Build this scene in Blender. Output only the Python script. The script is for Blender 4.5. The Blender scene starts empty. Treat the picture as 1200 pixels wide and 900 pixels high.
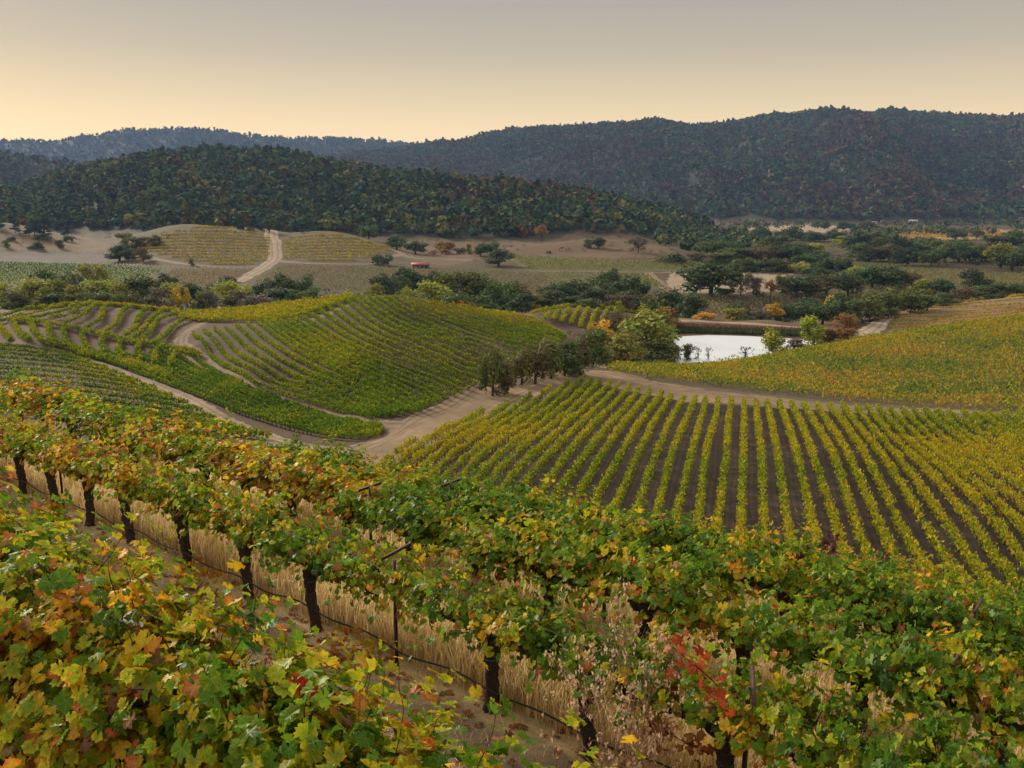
import bpy, math
import numpy as np
rng = np.random.default_rng(11)
scene = bpy.context.scene
C = scene.collection

# ------------------------------------------------------------------ camera, world, sun, exposure
F = 1100.0                                   # focal length in photo pixels (1200 wide)
PITCH = math.atan(215 / 1100)
CP_, SP_ = math.cos(PITCH), math.sin(PITCH)
cam_d = bpy.data.cameras.new('camera')
cam = bpy.data.objects.new('camera', cam_d)
C.objects.link(cam)
cam.location = (0, 0, 0)
cam.rotation_euler = (math.pi / 2 - PITCH, 0, 0)
cam_d.sensor_width = 36.0
cam_d.lens = 36.0 * F / 1200
cam_d.clip_start = 0.1
cam_d.clip_end = 40000
scene.camera = cam

SUN_EL, SUN_AZ = math.radians(20), math.radians(-41)      # azimuth measured from +Y, negative = left
world = bpy.data.worlds.new('World')
scene.world = world
world.use_nodes = True
nt = world.node_tree
bg = nt.nodes['Background']
sky = nt.nodes.new('ShaderNodeTexSky')
sky.sky_type = 'NISHITA'
sky.sun_disc = False
sky.sun_elevation = math.radians(5)
sky.sun_rotation = SUN_AZ
sky.dust_density = 3.0
sky.air_density = 1.0
sky.ozone_density = 1.0
# evening sky: the clear-sky model warmed by the dust band that hangs over the valley at dusk
geo = nt.nodes.new('ShaderNodeTexCoord')
sep = nt.nodes.new('ShaderNodeSeparateXYZ')
nt.links.new(geo.outputs['Generated'], sep.inputs[0])
ramp = nt.nodes.new('ShaderNodeValToRGB')
nt.links.new(sep.outputs['Z'], ramp.inputs[0])
cr = ramp.color_ramp
cr.elements[0].position = 0.0
cr.elements[0].color = (1.22, 0.80, 0.34, 1)
cr.elements[1].position = 1.0
cr.elements[1].color = (0.88, 0.85, 0.80, 1)
for pos, col in ((0.06, (1.06, 0.76, 0.36, 1)), (0.10, (0.76, 0.59, 0.335, 1)), (0.145, (0.52, 0.435, 0.305, 1)), (0.19, (0.40, 0.36, 0.295, 1)), (0.24, (0.48, 0.46, 0.42, 1)), (0.32, (0.80, 0.77, 0.72, 1)), (0.55, (0.92, 0.86, 0.76, 1))):
    e = cr.elements.new(pos)
    e.color = col
side = nt.nodes.new('ShaderNodeMapRange')         # the glow of the set sun lies to the left
side.inputs['From Min'].default_value = -1.0
side.inputs['From Max'].default_value = 1.0
side.inputs['To Min'].default_value = 1.10
side.inputs['To Max'].default_value = 0.90
nt.links.new(sep.outputs['X'], side.inputs['Value'])
mul = nt.nodes.new('ShaderNodeVectorMath')
mul.operation = 'SCALE'
nt.links.new(ramp.outputs[0], mul.inputs[0])
nt.links.new(side.outputs[0], mul.inputs['Scale'])
sc1 = nt.nodes.new('ShaderNodeVectorMath')
sc1.operation = 'SCALE'
sc1.inputs['Scale'].default_value = 0.03
nt.links.new(sky.outputs[0], sc1.inputs[0])
sc2 = nt.nodes.new('ShaderNodeVectorMath')
sc2.operation = 'SCALE'
sc2.inputs['Scale'].default_value = 7.7
nt.links.new(mul.outputs[0], sc2.inputs[0])
addv = nt.nodes.new('ShaderNodeVectorMath')
addv.operation = 'ADD'
nt.links.new(sc1.outputs[0], addv.inputs[0])
nt.links.new(sc2.outputs[0], addv.inputs[1])
nt.links.new(addv.outputs[0], bg.inputs['Color'])
bg.inputs['Strength'].default_value = 0.12

sun_d = bpy.data.lights.new('sun', 'SUN')
sun = bpy.data.objects.new('sun', sun_d)
C.objects.link(sun)
sun_d.energy = 4.9
sun_d.angle = math.radians(12)
sun_d.color = (1.0, 0.89, 0.73)
# lamp shines along -Z; aim it away from the sun's place in the sky
from mathutils import Vector
sd = Vector((math.sin(SUN_AZ) * math.cos(SUN_EL), math.cos(SUN_AZ) * math.cos(SUN_EL), math.sin(SUN_EL)))
sun.rotation_euler = sd.to_track_quat('Z', 'Y').to_euler()

scene.view_settings.view_transform = 'Standard'
scene.view_settings.look = 'None'
scene.view_settings.exposure = 0.30
scene.view_settings.gamma = 1.0
scene.view_settings.use_curve_mapping = False
scene.cycles.use_denoising = True
scene.cycles.max_bounces = 6
scene.cycles.diffuse_bounces = 3
scene.cycles.transmission_bounces = 3
scene.cycles.volume_bounces = 0
scene.cycles.caustics_reflective = False
scene.cycles.caustics_refractive = False

# ------------------------------------------------------------------ helpers
def ray(px, py):
    """photo pixel -> direction with Y component 1 (camera at the origin)"""
    px = np.asarray(px, float); py = np.asarray(py, float)
    b = (450 - py) / F
    dy = CP_ + b * SP_
    return (px - 600) / F / dy, (-SP_ + b * CP_) / dy

def to_px(x, y, z):
    d = y * CP_ - z * SP_
    return 600 + F * x / d, 450 - F * (y * SP_ + z * CP_) / d

def _hash(ix, iy, seed):
    h = (ix.astype(np.int64) * 374761393 + iy.astype(np.int64) * 668265263 + seed * 974711) & 0x7fffffff
    h = ((h ^ (h >> 13)) * 1274126177) & 0x7fffffff
    return ((h ^ (h >> 16)) & 0xffff) / 65535.0

def vnoise(x, y, seed=0):
    x = np.asarray(x, float); y = np.asarray(y, float)
    ix, iy = np.floor(x), np.floor(y)
    fx, fy = x - ix, y - iy
    fx = fx * fx * (3 - 2 * fx); fy = fy * fy * (3 - 2 * fy)
    a = _hash(ix, iy, seed); b = _hash(ix + 1, iy, seed)
    c = _hash(ix, iy + 1, seed); d = _hash(ix + 1, iy + 1, seed)
    return (a * (1 - fx) + b * fx) * (1 - fy) + (c * (1 - fx) + d * fx) * fy

def fbm(x, y, seed=0, octaves=4):
    s, a, t = 0.0, 1.0, 0.0
    for k in range(octaves):
        s = s + a * vnoise(np.asarray(x) * 2 ** k, np.asarray(y) * 2 ** k, seed + k)
        t += a
        a *= 0.5
    return s / t

def smooth(a, b, x):
    u = np.clip((x - a) / (b - a), 0, 1)
    return u * u * (3 - 2 * u)

def in_poly(px, py, poly):
    r = np.zeros(np.shape(px), bool)
    n = len(poly)
    for i in range(n):
        x1, y1 = poly[i]; x2, y2 = poly[(i + 1) % n]
        if y1 == y2:
            continue
        c = ((y1 > py) != (y2 > py)) & (px < (x2 - x1) * (py - y1) / (y2 - y1) + x1)
        r ^= c
    return r

def norm(v):
    return v / np.maximum(np.linalg.norm(v, axis=-1, keepdims=True), 1e-9)

def make_mesh(name, parts, mats, attrs=True):
    """parts: list of (verts Nx3, faces Mxk int, tint Mx3 or 3-tuple, material index[, extra dict of per-point values]); ONE mesh"""
    me = bpy.data.meshes.new(name)
    V, L, S, T, M, off = [], [], [], [], [], 0
    E = {}
    for p in parts:
        v, f, t, mi = p[:4]
        v = np.asarray(v, np.float32); f = np.asarray(f, np.int64)
        V.append(v); L.append((f + off).ravel())
        S.append(np.full(len(f), f.shape[1]))
        t = np.asarray(t, np.float32)
        T.append(np.broadcast_to(t, (len(f), 3)))
        M.append(np.full(len(f), mi))
        ex = p[4] if len(p) > 4 else {}
        for k in ex:
            E.setdefault(k, []).append((off, ex[k]))
        off += len(v)
    V = np.concatenate(V); L = np.concatenate(L); S = np.concatenate(S); T = np.concatenate(T); M = np.concatenate(M)
    me.vertices.add(len(V)); me.vertices.foreach_set('co', V.ravel())
    me.loops.add(len(L)); me.loops.foreach_set('vertex_index', L.astype(np.int32))
    st = np.concatenate(([0], np.cumsum(S)[:-1])).astype(np.int32)
    me.polygons.add(len(S)); me.polygons.foreach_set('loop_start', st)
    try:
        me.polygons.foreach_set('loop_total', S.astype(np.int32))
    except Exception:
        pass
    for m in mats:
        me.materials.append(m)
    me.polygons.foreach_set('material_index', M.astype(np.int32))
    if attrs:
        a = me.attributes.new('tint', 'FLOAT_COLOR', 'FACE')
        a.data.foreach_set('color', np.concatenate([T, np.ones((len(T), 1), np.float32)], 1).astype(np.float32).ravel())
    for k, lst in E.items():
        shp = np.asarray(lst[0][1])
        if shp.ndim == 2:
            arr = np.zeros((len(V), 4), np.float32); arr[:, 3] = 1
            for o_, x in lst:
                arr[o_:o_ + len(x), :3] = x
            a = me.attributes.new(k, 'FLOAT_COLOR', 'POINT'); a.data.foreach_set('color', arr.ravel())
        else:
            arr = np.zeros(len(V), np.float32)
            for o_, x in lst:
                arr[o_:o_ + len(x)] = x
            a = me.attributes.new(k, 'FLOAT', 'POINT'); a.data.foreach_set('value', arr)
    me.update(calc_edges=True)
    return me

def shade_smooth(me):
    me.polygons.foreach_set('use_smooth', np.ones(len(me.polygons), bool))
    return me

def link(name, me, parent=None, loc=None, rotz=None, scale=None):
    o = bpy.data.objects.new(name, me)
    C.objects.link(o)
    if parent is not None:
        o.parent = parent
    if loc is not None:
        o.location = loc
    if rotz is not None:
        o.rotation_euler = (0, 0, rotz)
    if scale is not None:
        o.scale = scale if hasattr(scale, '__len__') else (scale,) * 3
    return o

def tag(o, label=None, cat=None, group=None, kind=None):
    for k, v in (('label', label), ('category', cat), ('group', group), ('kind', kind)):
        if v:
            o[k] = v
    return o

def thing(name, label, cat, loc=(0, 0, 0), rotz=0.0, group=None, scale=None):
    return tag(link(name, None, None, loc, rotz, scale), label, cat, group)

def tube(path, radius, sides=6, cap=True):
    """tapered tube round a path; returns verts, quads"""
    P = np.asarray(path, float); n = len(P)
    R = np.broadcast_to(np.asarray(radius, float), (n,))
    T = np.gradient(P, axis=0); T = norm(T)
    ref = np.where(np.abs(T[:, 2:3]) > 0.9, np.array([[1.0, 0, 0]]), np.array([[0, 0, 1.0]]))
    A = norm(np.cross(T, ref)); B = np.cross(T, A)
    ang = np.linspace(0, 2 * math.pi, sides, endpoint=False)
    ring = A[:, None, :] * np.cos(ang)[None, :, None] + B[:, None, :] * np.sin(ang)[None, :, None]
    V = P[:, None, :] + ring * R[:, None, None]
    i = np.arange(n - 1)[:, None] * sides; j = np.arange(sides)[None, :]; k = (j + 1) % sides
    Q = np.stack([i + j, i + k, i + sides + k, i + sides + j], -1).reshape(-1, 4)
    V = V.reshape(-1, 3)
    if cap:
        V = np.concatenate([V, P[:1], P[-1:]])
        c0, c1 = n * sides, n * sides + 1
        jj = np.arange(sides); kk = (jj + 1) % sides
        Q = np.concatenate([Q, np.stack([np.full(sides, c0), kk, jj, jj], -1) * 1, np.stack([np.full(sides, c1), (n - 1) * sides + jj, (n - 1) * sides + kk, (n - 1) * sides + kk], -1)])
    return V, Q

def tubeparts(path, radius, tint, mi, sides=6):
    """tube as make_mesh parts, caps as triangles"""
    V, Q = tube(path, radius, sides, False)
    n = len(path)
    P = np.asarray(path, float)
    V = np.concatenate([V, P[:1], P[-1:]])
    j = np.arange(sides); k = (j + 1) % sides
    T = np.concatenate([np.stack([np.full(sides, n * sides), k, j], -1), np.stack([np.full(sides, n * sides + 1), (n - 1) * sides + j, (n - 1) * sides + k], -1)])
    # one vertex block, two face blocks: emit triangles so one array holds both
    tri = np.concatenate([Q[:, [0, 1, 2]], Q[:, [0, 2, 3]], T])
    return (V, tri, tint, mi)

def box(cx, cy, cz, sx, sy, sz):
    v = np.array([[x, y, z] for x in (-.5, .5) for y in (-.5, .5) for z in (-.5, .5)]) * (sx, sy, sz) + (cx, cy, cz)
    q = np.array([[0, 1, 3, 2], [4, 6, 7, 5], [0, 4, 5, 1], [2, 3, 7, 6], [0, 2, 6, 4], [1, 5, 7, 3]])
    return v, q

# ------------------------------------------------------------------ materials
def new_mat(name):
    m = bpy.data.materials.new(name)
    m.use_nodes = True
    n = m.node_tree
    return m, n, n.nodes['Principled BSDF'], n.nodes['Material Output']

def attr(n, name):
    a = n.nodes.new('ShaderNodeAttribute'); a.attribute_name = name
    return a

def noise(n, scale, detail=4, rough=0.6, coord='Object', w=None):
    tc = n.nodes.new('ShaderNodeTexCoord')
    t = n.nodes.new('ShaderNodeTexNoise')
    t.inputs['Scale'].default_value = scale
    t.inputs['Detail'].default_value = detail
    t.inputs['Roughness'].default_value = rough
    n.links.new(tc.outputs[coord], t.inputs['Vector'])
    return t

def mapr(n, sock, a, b, c, d):
    r = n.nodes.new('ShaderNodeMapRange')
    r.inputs['From Min'].default_value = a; r.inputs['From Max'].default_value = b
    r.inputs['To Min'].default_value = c; r.inputs['To Max'].default_value = d
    n.links.new(sock, r.inputs['Value'])
    return r.outputs[0]

def scalecol(n, col, fac):
    v = n.nodes.new('ShaderNodeVectorMath'); v.operation = 'SCALE'
    n.links.new(col, v.inputs[0]); n.links.new(fac, v.inputs['Scale'])
    return v.outputs[0]

def translucent_out(n, bsdf, out, col, amount):
    tr = n.nodes.new('ShaderNodeBsdfTranslucent')
    n.links.new(col, tr.inputs['Color'])
    mx = n.nodes.new('ShaderNodeMixShader'); mx.inputs[0].default_value = amount
    n.links.new(bsdf.outputs[0], mx.inputs[1]); n.links.new(tr.outputs[0], mx.inputs[2])
    n.links.new(mx.outputs[0], out.inputs['Surface'])

def mat_tint(name, rough=0.8, nscale=None, lo=0.8, hi=1.2, trans=0.0, spec=0.3, bump=0.0, use_obj=False, coord='Object', point=False):
    m, n, b, out = new_mat(name)
    col = attr(n, 'tint').outputs['Color'] if not point else attr(n, 'soil').outputs['Color']
    if use_obj:
        oi = n.nodes.new('ShaderNodeObjectInfo')
        mm = n.nodes.new('ShaderNodeVectorMath'); mm.operation = 'MULTIPLY'
        n.links.new(col, mm.inputs[0]); n.links.new(oi.outputs['Color'], mm.inputs[1])
        col = mm.outputs[0]
    if nscale:
        t = noise(n, nscale, coord=coord)
        col = scalecol(n, col, mapr(n, t.outputs['Fac'], 0.3, 0.7, lo, hi))
        if bump:
            bp = n.nodes.new('ShaderNodeBump'); bp.inputs['Strength'].default_value = bump
            bp.inputs['Distance'].default_value = 0.1
            n.links.new(t.outputs['Fac'], bp.inputs['Height']); n.links.new(bp.outputs[0], b.inputs['Normal'])
    n.links.new(col, b.inputs['Base Color'])
    b.inputs['Roughness'].default_value = rough
    b.inputs['Specular IOR Level'].default_value = spec
    if trans:
        translucent_out(n, b, out, col, trans)
    return m

M_leafmass = mat_tint('vine_leaf_mass', 0.8, None, trans=0.33, spec=0.04)
M_wood = mat_tint('weathered_wood', 0.9, 30.0, 0.6, 1.3, bump=0.3)
M_bark = mat_tint('vine_bark', 0.95, 45.0, 0.45, 1.5, bump=0.9, spec=0.1)
M_crown = mat_tint('tree_leaves', 0.75, None, trans=0.15, spec=0.12, use_obj=True)
M_treebark = mat_tint('tree_bark', 0.95, 6.0, 0.6, 1.3, bump=0.3)
M_forest = mat_tint('forest_leaves', 0.85, None, trans=0.0, spec=0.05)
M_grass = mat_tint('dry_grass', 0.7, None, trans=0.45, spec=0.1)
M_rust = mat_tint('rusty_steel', 0.8, 25.0, 0.5, 1.4, bump=0.2)
M_plain = mat_tint('painted', 0.6)
M_reed = mat_tint('reed_stalks', 0.8, None, trans=0.2)

def make_soil():
    m, n, b, out = new_mat('soil')
    col = attr(n, 'soil').outputs['Color']
    t1 = noise(n, 0.55, 6, 0.65); t2 = noise(n, 6.0, 6, 0.7); t3 = noise(n, 0.04, 4, 0.6)
    f = mapr(n, t1.outputs['Fac'], 0.3, 0.7, 0.82, 1.18)
    g = mapr(n, t2.outputs['Fac'], 0.3, 0.7, 0.75, 1.25)
    h = mapr(n, t3.outputs['Fac'], 0.3, 0.7, 0.86, 1.14)
    col = scalecol(n, scalecol(n, scalecol(n, col, f), g), h)
    n.links.new(col, b.inputs['Base Color'])
    b.inputs['Roughness'].default_value = 0.95
    b.inputs['Specular IOR Level'].default_value = 0.1
    bp = n.nodes.new('ShaderNodeBump'); bp.inputs['Strength'].default_value = 0.6; bp.inputs['Distance'].default_value = 0.12
    n.links.new(t2.outputs['Fac'], bp.inputs['Height']); n.links.new(bp.outputs[0], b.inputs['Normal'])
    return m
M_soil = make_soil()

def make_leaf():
    """a vine leaf: colour at its veins and at its margin, blended outward with blotches"""
    m, n, b, out = new_mat('vine_leaf')
    ci = attr(n, 'tint').outputs['Color']
    ce = attr(n, 'edge').outputs['Color']
    r = attr(n, 'rad').outputs['Fac']
    t = noise(n, 38.0, 3, 0.6)
    add = n.nodes.new('ShaderNodeMath'); add.operation = 'ADD'
    n.links.new(r, add.inputs[0]); n.links.new(mapr(n, t.outputs['Fac'], 0.25, 0.75, -0.45, 0.45), add.inputs[1])
    fac = mapr(n, add.outputs[0], 0.25, 0.85, 0, 1)
    mx = n.nodes.new('ShaderNodeMix'); mx.data_type = 'RGBA'
    n.links.new(fac, mx.inputs[0]); n.links.new(ci, mx.inputs[6]); n.links.new(ce, mx.inputs[7])
    vn = attr(n, 'vein').outputs['Fac']
    pw = n.nodes.new('ShaderNodeMath'); pw.operation = 'POWER'; pw.inputs[1].default_value = 7.0
    n.links.new(vn, pw.inputs[0])
    mv = n.nodes.new('ShaderNodeMix'); mv.data_type = 'RGBA'
    n.links.new(mapr(n, pw.outputs[0], 0, 1, 0, 0.45), mv.inputs[0]); n.links.new(mx.outputs[2], mv.inputs[6]); mv.inputs[7].default_value = (0.34, 0.33, 0.09, 1)
    mx = mv
    t2 = noise(n, 90.0, 2, 0.5)
    col = scalecol(n, mx.outputs[2], mapr(n, t2.outputs['Fac'], 0.3, 0.7, 0.85, 1.15))
    n.links.new(col, b.inputs['Base Color'])
    b.inputs['Roughness'].default_value = 0.5
    b.inputs['Specular IOR Level'].default_value = 0.16
    translucent_out(n, b, out, col, 0.42)
    return m
M_leaf = make_leaf()

def make_water(name, col):
    m, n, b, out = new_mat(name)
    b.inputs['Base Color'].default_value = (*col, 1)
    b.inputs['Metallic'].default_value = 1.0
    b.inputs['Roughness'].default_value = 0.36
    t = noise(n, 0.8, 3, 0.5)
    bp = n.nodes.new('ShaderNodeBump'); bp.inputs['Strength'].default_value = 0.03; bp.inputs['Distance'].default_value = 0.05
    n.links.new(t.outputs['Fac'], bp.inputs['Height']); n.links.new(bp.outputs[0], b.inputs['Normal'])
    return m
M_water = make_water('pond_water', (0.96, 0.97, 0.97))

# ------------------------------------------------------------------ the land: control points seen in the photo, then one height field
UX, UY = 0.76, -0.65            # along the near vine rows (to the right and nearer)
NX, NY = 0.65, 0.76             # across them, downhill
VALLEY = -50.0
CP=[ # px, Y, py
(1200,71,690),(1100,76,664),(1000,81,640),(800,92,603),(600,100,575),(1200,91,600),(1000,112,540),(800,115,536),(900,165,477),(1000,165,479),
(1200,158,492),(450,116,548),(560,148,497),(690,188,447),(800,172,467),(700,133,505),(1100,130,530),
# dirt strip / road / oaks
(480,146,492),(420,134,522),(560,180,455),(600,190,446),(640,196,440),(720,198,437),(850,177,463),(1000,172,476),(1200,163,488),
# left block F and road
(0,200,470),(0,255,432),(0,310,405),(-150,230,460),(-150,330,405),(120,225,452),(85,285,415),(157,240,443),(215,200,466),(277,165,500),(330,146,517),(150,180,486),(50,175,495),
# strip E
(250,205,455),(320,172,488),(390,150,510),(440,140,516),(326,195,457),(365,178,478),(400,168,488),(237,240,424),
# terraced hill D
(40,300,395),(110,300,392),(180,275,402),(220,262,408),(30,345,370),(100,355,358),(150,340,362),(200,320,370),(248,295,375),(130,320,375),(190,295,388),(-120,340,385),(-120,380,365),
(100,400,368),(0,420,362),(200,380,372),
# main hill B
(230,255,400),(300,240,400),(300,205,435),(400,190,430),(420,225,390),(360,265,368),(300,290,372),(350,300,353),(420,275,350),(470,270,349),(520,280,356),(560,290,366),(620,300,374),(640,272,386),
(500,200,420),(560,215,405),(500,170,468),(560,185,447),(440,165,470),(620,235,415),(650,250,402),(480,240,378),(560,255,385),
(450,345,370),(350,360,366),(560,350,374),(250,340,366),
# small vine hill S and bank
(640,330,372),(690,385,360),(740,370,366),(660,320,384),(700,320,386),(690,440,364),(760,340,385),
# pond (bed) and dam
(720,255,428),(760,262,428),(800,262,436),(850,268,431),(900,280,424),(800,300,410),(850,300,410),(900,310,405),(780,335,390),(850,335,390),(930,335,391),(800,352,376),(900,350,381),(1000,345,389),(800,372,372),(900,372,374),(960,300,408),
(800,405,381),(900,405,381),(1000,415,377),(850,440,368),(740,410,379),
(0,440,360),(100,440,362),(200,440,362),(300,430,364),(400,430,366),(500,430,367),(600,440,364),(300,470,357),(100,490,351),(500,480,354),(660,450,362),(760,440,366),
# golden hill G
(720,215,434),(780,226,434),(850,238,430),(920,252,418),(980,262,409),(1050,275,396),(1120,290,385),(1200,305,374),(1330,320,350),(1000,220,432),(1200,215,430),(1100,240,412),(860,200,446),(1050,190,462),
(1330,170,480),(1330,240,415),(1330,90,610),
(1050,320,398),(1200,345,392),(980,310,403),
# contour field H
(1045,365,388),(1100,365,383),(1200,375,372),(1150,420,356),(1070,420,364),(1200,440,346),(1330,450,335),(1200,500,355),(1030,400,372),
]

def near_height(x, y):
    p = NX * x + NY * y; q = UX * x + UY * y
    base = np.interp(p, [-40, -3, 0, 2.7, 6.9, 8.2, 10.7, 12], [-1.9, -2.5, -3.0, -4.15, -6.3, -6.45, -6.68, -6.75])
    s = 0.383 + 0.0028 * np.clip(-q - 6, 0, 60)
    far = -1.95 - s * p
    w = smooth(10.5, 13.5, p)
    z = base * (1 - w) + far * w
    return z + 0.10 * (fbm(x * 0.5, y * 0.5, 3, 3) - 0.5)

_cp = np.array(CP, float)
_rx, _rz = ray(_cp[:, 0], _cp[:, 2])
_pts = [np.stack([_rx, np.log(_cp[:, 1]), _rz], 1)]
_x = []
for p_ in (44, 54):                                  # the near slope runs out into the fields
    for q_ in (-75, -60, -45, -30, -15, 0, 15):
        x_, y_ = NX * p_ + UX * q_, NY * p_ + UY * q_
        if y_ > 20 and abs(x_ / y_) < 0.8:
            z_ = float(near_height(np.array([x_]), np.array([y_]))[0])
            if p_ > 50: z_ -= 1.0
            _x.append((x_ / y_, math.log(y_), z_ / y_))
_pts.append(np.array(_x))
_pts.append(np.array([(t, math.log(Y), VALLEY / Y) for t in np.linspace(-0.7, 0.7, 11) for Y in (560, 640)]))
_pts = np.concatenate(_pts)
_U = np.stack([_pts[:, 0] * 4.4, _pts[:, 1] * 2.0], 1)
def _tps(d2):
    return 0.5 * d2 * np.log(np.maximum(d2, 1e-12))
_n = len(_U)
_K = _tps(((_U[:, None] - _U[None]) ** 2).sum(-1)) + np.eye(_n) * 0.004
_Pm = np.concatenate([np.ones((_n, 1)), _U], 1)
_A = np.block([[_K, _Pm], [_Pm.T, np.zeros((3, 3))]])
_sol = np.linalg.solve(_A, np.concatenate([_pts[:, 2], np.zeros(3)]))

def mid_height(x, y):
    y = np.maximum(y, 18.0)
    t = np.clip(x / y, -0.72, 0.72)
    u = np.stack([t * 4.4, np.log(y) * 2.0], -1).reshape(-1, 2)
    out = np.empty(len(u))
    for i in range(0, len(u), 20000):
        b = u[i:i + 20000]
        out[i:i + 20000] = _tps(((b[:, None] - _U[None]) ** 2).sum(-1)) @ _sol[:_n] + _sol[_n] + b @ _sol[_n + 1:]
    return out.reshape(np.shape(x)) * y

def interp_px(t, pts):
    pts = np.array(pts, float)
    return np.interp(600 + 1048 * t, pts[:, 0], pts[:, 1])

# ridges: crest as (photo column, photo row), distance of crest and of foot
RIDGE_A = dict(crest=[(-500, 235), (-150, 226), (0, 228), (60, 222), (140, 201), (200, 186), (270, 179), (350, 183), (420, 200), (520, 212), (640, 221), (690, 232), (740, 247), (800, 264), (860, 276), (910, 300), (1500, 320)],
               yc=[(-300, 1900), (300, 1850), (600, 1600), (800, 1500), (1500, 1450)], yb=[(-300, 1150), (100, 1080), (300, 1050), (480, 1010), (620, 960), (800, 1080), (900, 1250), (1500, 1300)], seed=5, spur=0.36, jag=5.0)
RIDGE_A2 = dict(crest=[(-500, 170), (-100, 176), (0, 180), (60, 186), (110, 193), (200, 207), (300, 240), (500, 300), (1500, 300)],
                yc=[(-300, 3000), (1500, 3000)], yb=[(-300, 2300), (1500, 2300)], seed=15, spur=0.15)
RIDGE_D = dict(crest=[(-500, 330), (150, 320), (250, 250), (330, 208), (400, 186), (480, 175), (540, 167), (600, 154), (640, 151), (680, 149), (720, 147), (760, 145), (800, 150), (835, 144), (870, 138), (910, 135), (960, 136), (1000, 134), (1040, 134), (1090, 137), (1130, 139), (1170, 137), (1200, 138), (1300, 134), (1500, 140), (1800, 160)],
               yc=[(-300, 4300), (500, 4600), (800, 4000), (1500, 3600)], yb=[(-300, 2600), (600, 2500), (800, 2050), (1500, 1900)], seed=25, spur=0.42, jag=5.0)
RIDGE_C = dict(crest=[(-500, 190), (-150, 172), (0, 169), (60, 168), (100, 167), (150, 159), (190, 154), (240, 152), (290, 156), (330, 162), (400, 164), (460, 167), (520, 169), (600, 175), (700, 190), (900, 250), (1500, 260)],
               yc=[(-300, 6500), (1500, 6500)], yb=[(-300, 4700), (1500, 4700)], seed=35, spur=0.2, jag=5.0)
RIDGES = (RIDGE_A, RIDGE_A2, RIDGE_D, RIDGE_C)

def ridge_height(R, t, y):
    px = 600 + 1048 * t
    crest = np.interp(px, *np.array(R['crest'], float).T)
    crest = crest + R.get('jag', 0) * (fbm(px / 26.0, px * 0 + R['seed'], R['seed'] + 2, 4) - 0.5)
    yc = np.interp(px, *np.array(R['yc'], float).T); yb = np.interp(px, *np.array(R['yb'], float).T)
    sl = np.tan(np.arctan((450 - crest) / F) - PITCH)
    hc = sl * yc - VALLEY
    u = (y - yb) / (yc - yb)
    up = np.clip(u, 0, 1)
    g = 0.45 * up + 0.55 * up * up * (3 - 2 * up)
    over = np.clip(u - 1, 0, 3)
    g = np.where(u > 1, np.clip(1 - 0.35 * over ** 1.3, 0, 1), g)
    sp = fbm(px / 75.0 + 1.7 * up, up * 1.5 + 3.1, R['seed'], 4) - 0.5
    sp2 = fbm(t * y / 160.0, y / 160.0, R['seed'] + 9, 3) - 0.5
    amp = 4 * up * (1 - up)
    return hc * (g + amp * (R['spur'] * 1.6 * sp + 0.07 * sp2)) * np.where(u < 0, 0, 1)

KNOLLS = [  # column, distance, half-width in columns, half-depth in metres, height
    (243, 930, 74, 150, 25.5), (395, 930, 64, 140, 19.0), (318, 1000, 30, 90, 8.0),
    (40, 1010, 85, 120, 22.0), (-90, 1000, 90, 120, 24.0), (700, 900, 60, 90, 12.0), (620, 860, 70, 60, 7.0), (770, 830, 50, 60, 6.0),
    (740, 760, 120, 45, 3.5), (905, 560, 36, 40, 3.0), (1160, 760, 70, 80, 6.0)]

def far_height(t, y):
    z = np.full(np.shape(y), VALLEY) + 1.2 * (fbm(t * y / 90, y / 90, 77, 3) - 0.5)
    px = 600 + 1048 * t
    for c, yy, hw, hd, h in KNOLLS:
        d = ((px - c) / hw) ** 2 + ((y - yy) / hd) ** 2
        z = z + h * np.exp(-d * 0.9) * 1.06
    r = np.zeros(np.shape(y))
    for R in RIDGES:
        r = np.maximum(r, ridge_height(R, t, y))
    return z + r

def height(x, y):
    x = np.asarray(x, float); y = np.asarray(y, float)
    p = NX * x + NY * y
    wn = 1 - smooth(42, 58, p)
    wf = smooth(480, 580, y)
    yy = np.maximum(y, 1.0)
    t = np.clip(x / yy, -1.6, 1.6)
    zm = mid_height(x, y)
    return near_height(x, y) * wn + (1 - wn) * (zm * (1 - wf) + far_height(t, yy) * wf)

# the ground sheet: fan-shaped grid, fine where the photo looks
_D0 = 30.0
_cols = np.concatenate([np.linspace(-0.95, -0.60, 40, endpoint=False), np.linspace(-0.60, 0.60, 880), np.linspace(0.60, 0.95, 41)[1:]])
_rho = np.concatenate([np.exp(np.linspace(math.log(6), math.log(70), 160, endpoint=False)), np.exp(np.linspace(math.log(70), math.log(600), 430, endpoint=False)), np.exp(np.linspace(math.log(600), math.log(9000), 230))])
_lr = np.log(_rho)
GX = _cols[None, :] * _rho[:, None]
GY = np.broadcast_to(_rho[:, None] - _D0, GX.shape)
GZ = height(GX, GY)

def H(x, y):
    """height read off the finished ground sheet"""
    x = np.asarray(x, float); y = np.asarray(y, float)
    rho = np.maximum(y + _D0, 6.001)
    c = np.clip(x / rho, -0.9499, 0.9499)
    i = np.clip(np.searchsorted(_rho, rho) - 1, 0, len(_rho) - 2)
    j = np.clip(np.searchsorted(_cols, c) - 1, 0, len(_cols) - 2)
    fi = np.clip((rho - _rho[i]) / (_rho[i + 1] - _rho[i]), 0, 1); fj = (c - _cols[j]) / (_cols[j + 1] - _cols[j])
    return (GZ[i, j] * (1 - fj) + GZ[i, j + 1] * fj) * (1 - fi) + (GZ[i + 1, j] * (1 - fj) + GZ[i + 1, j + 1] * fj) * fi

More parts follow.
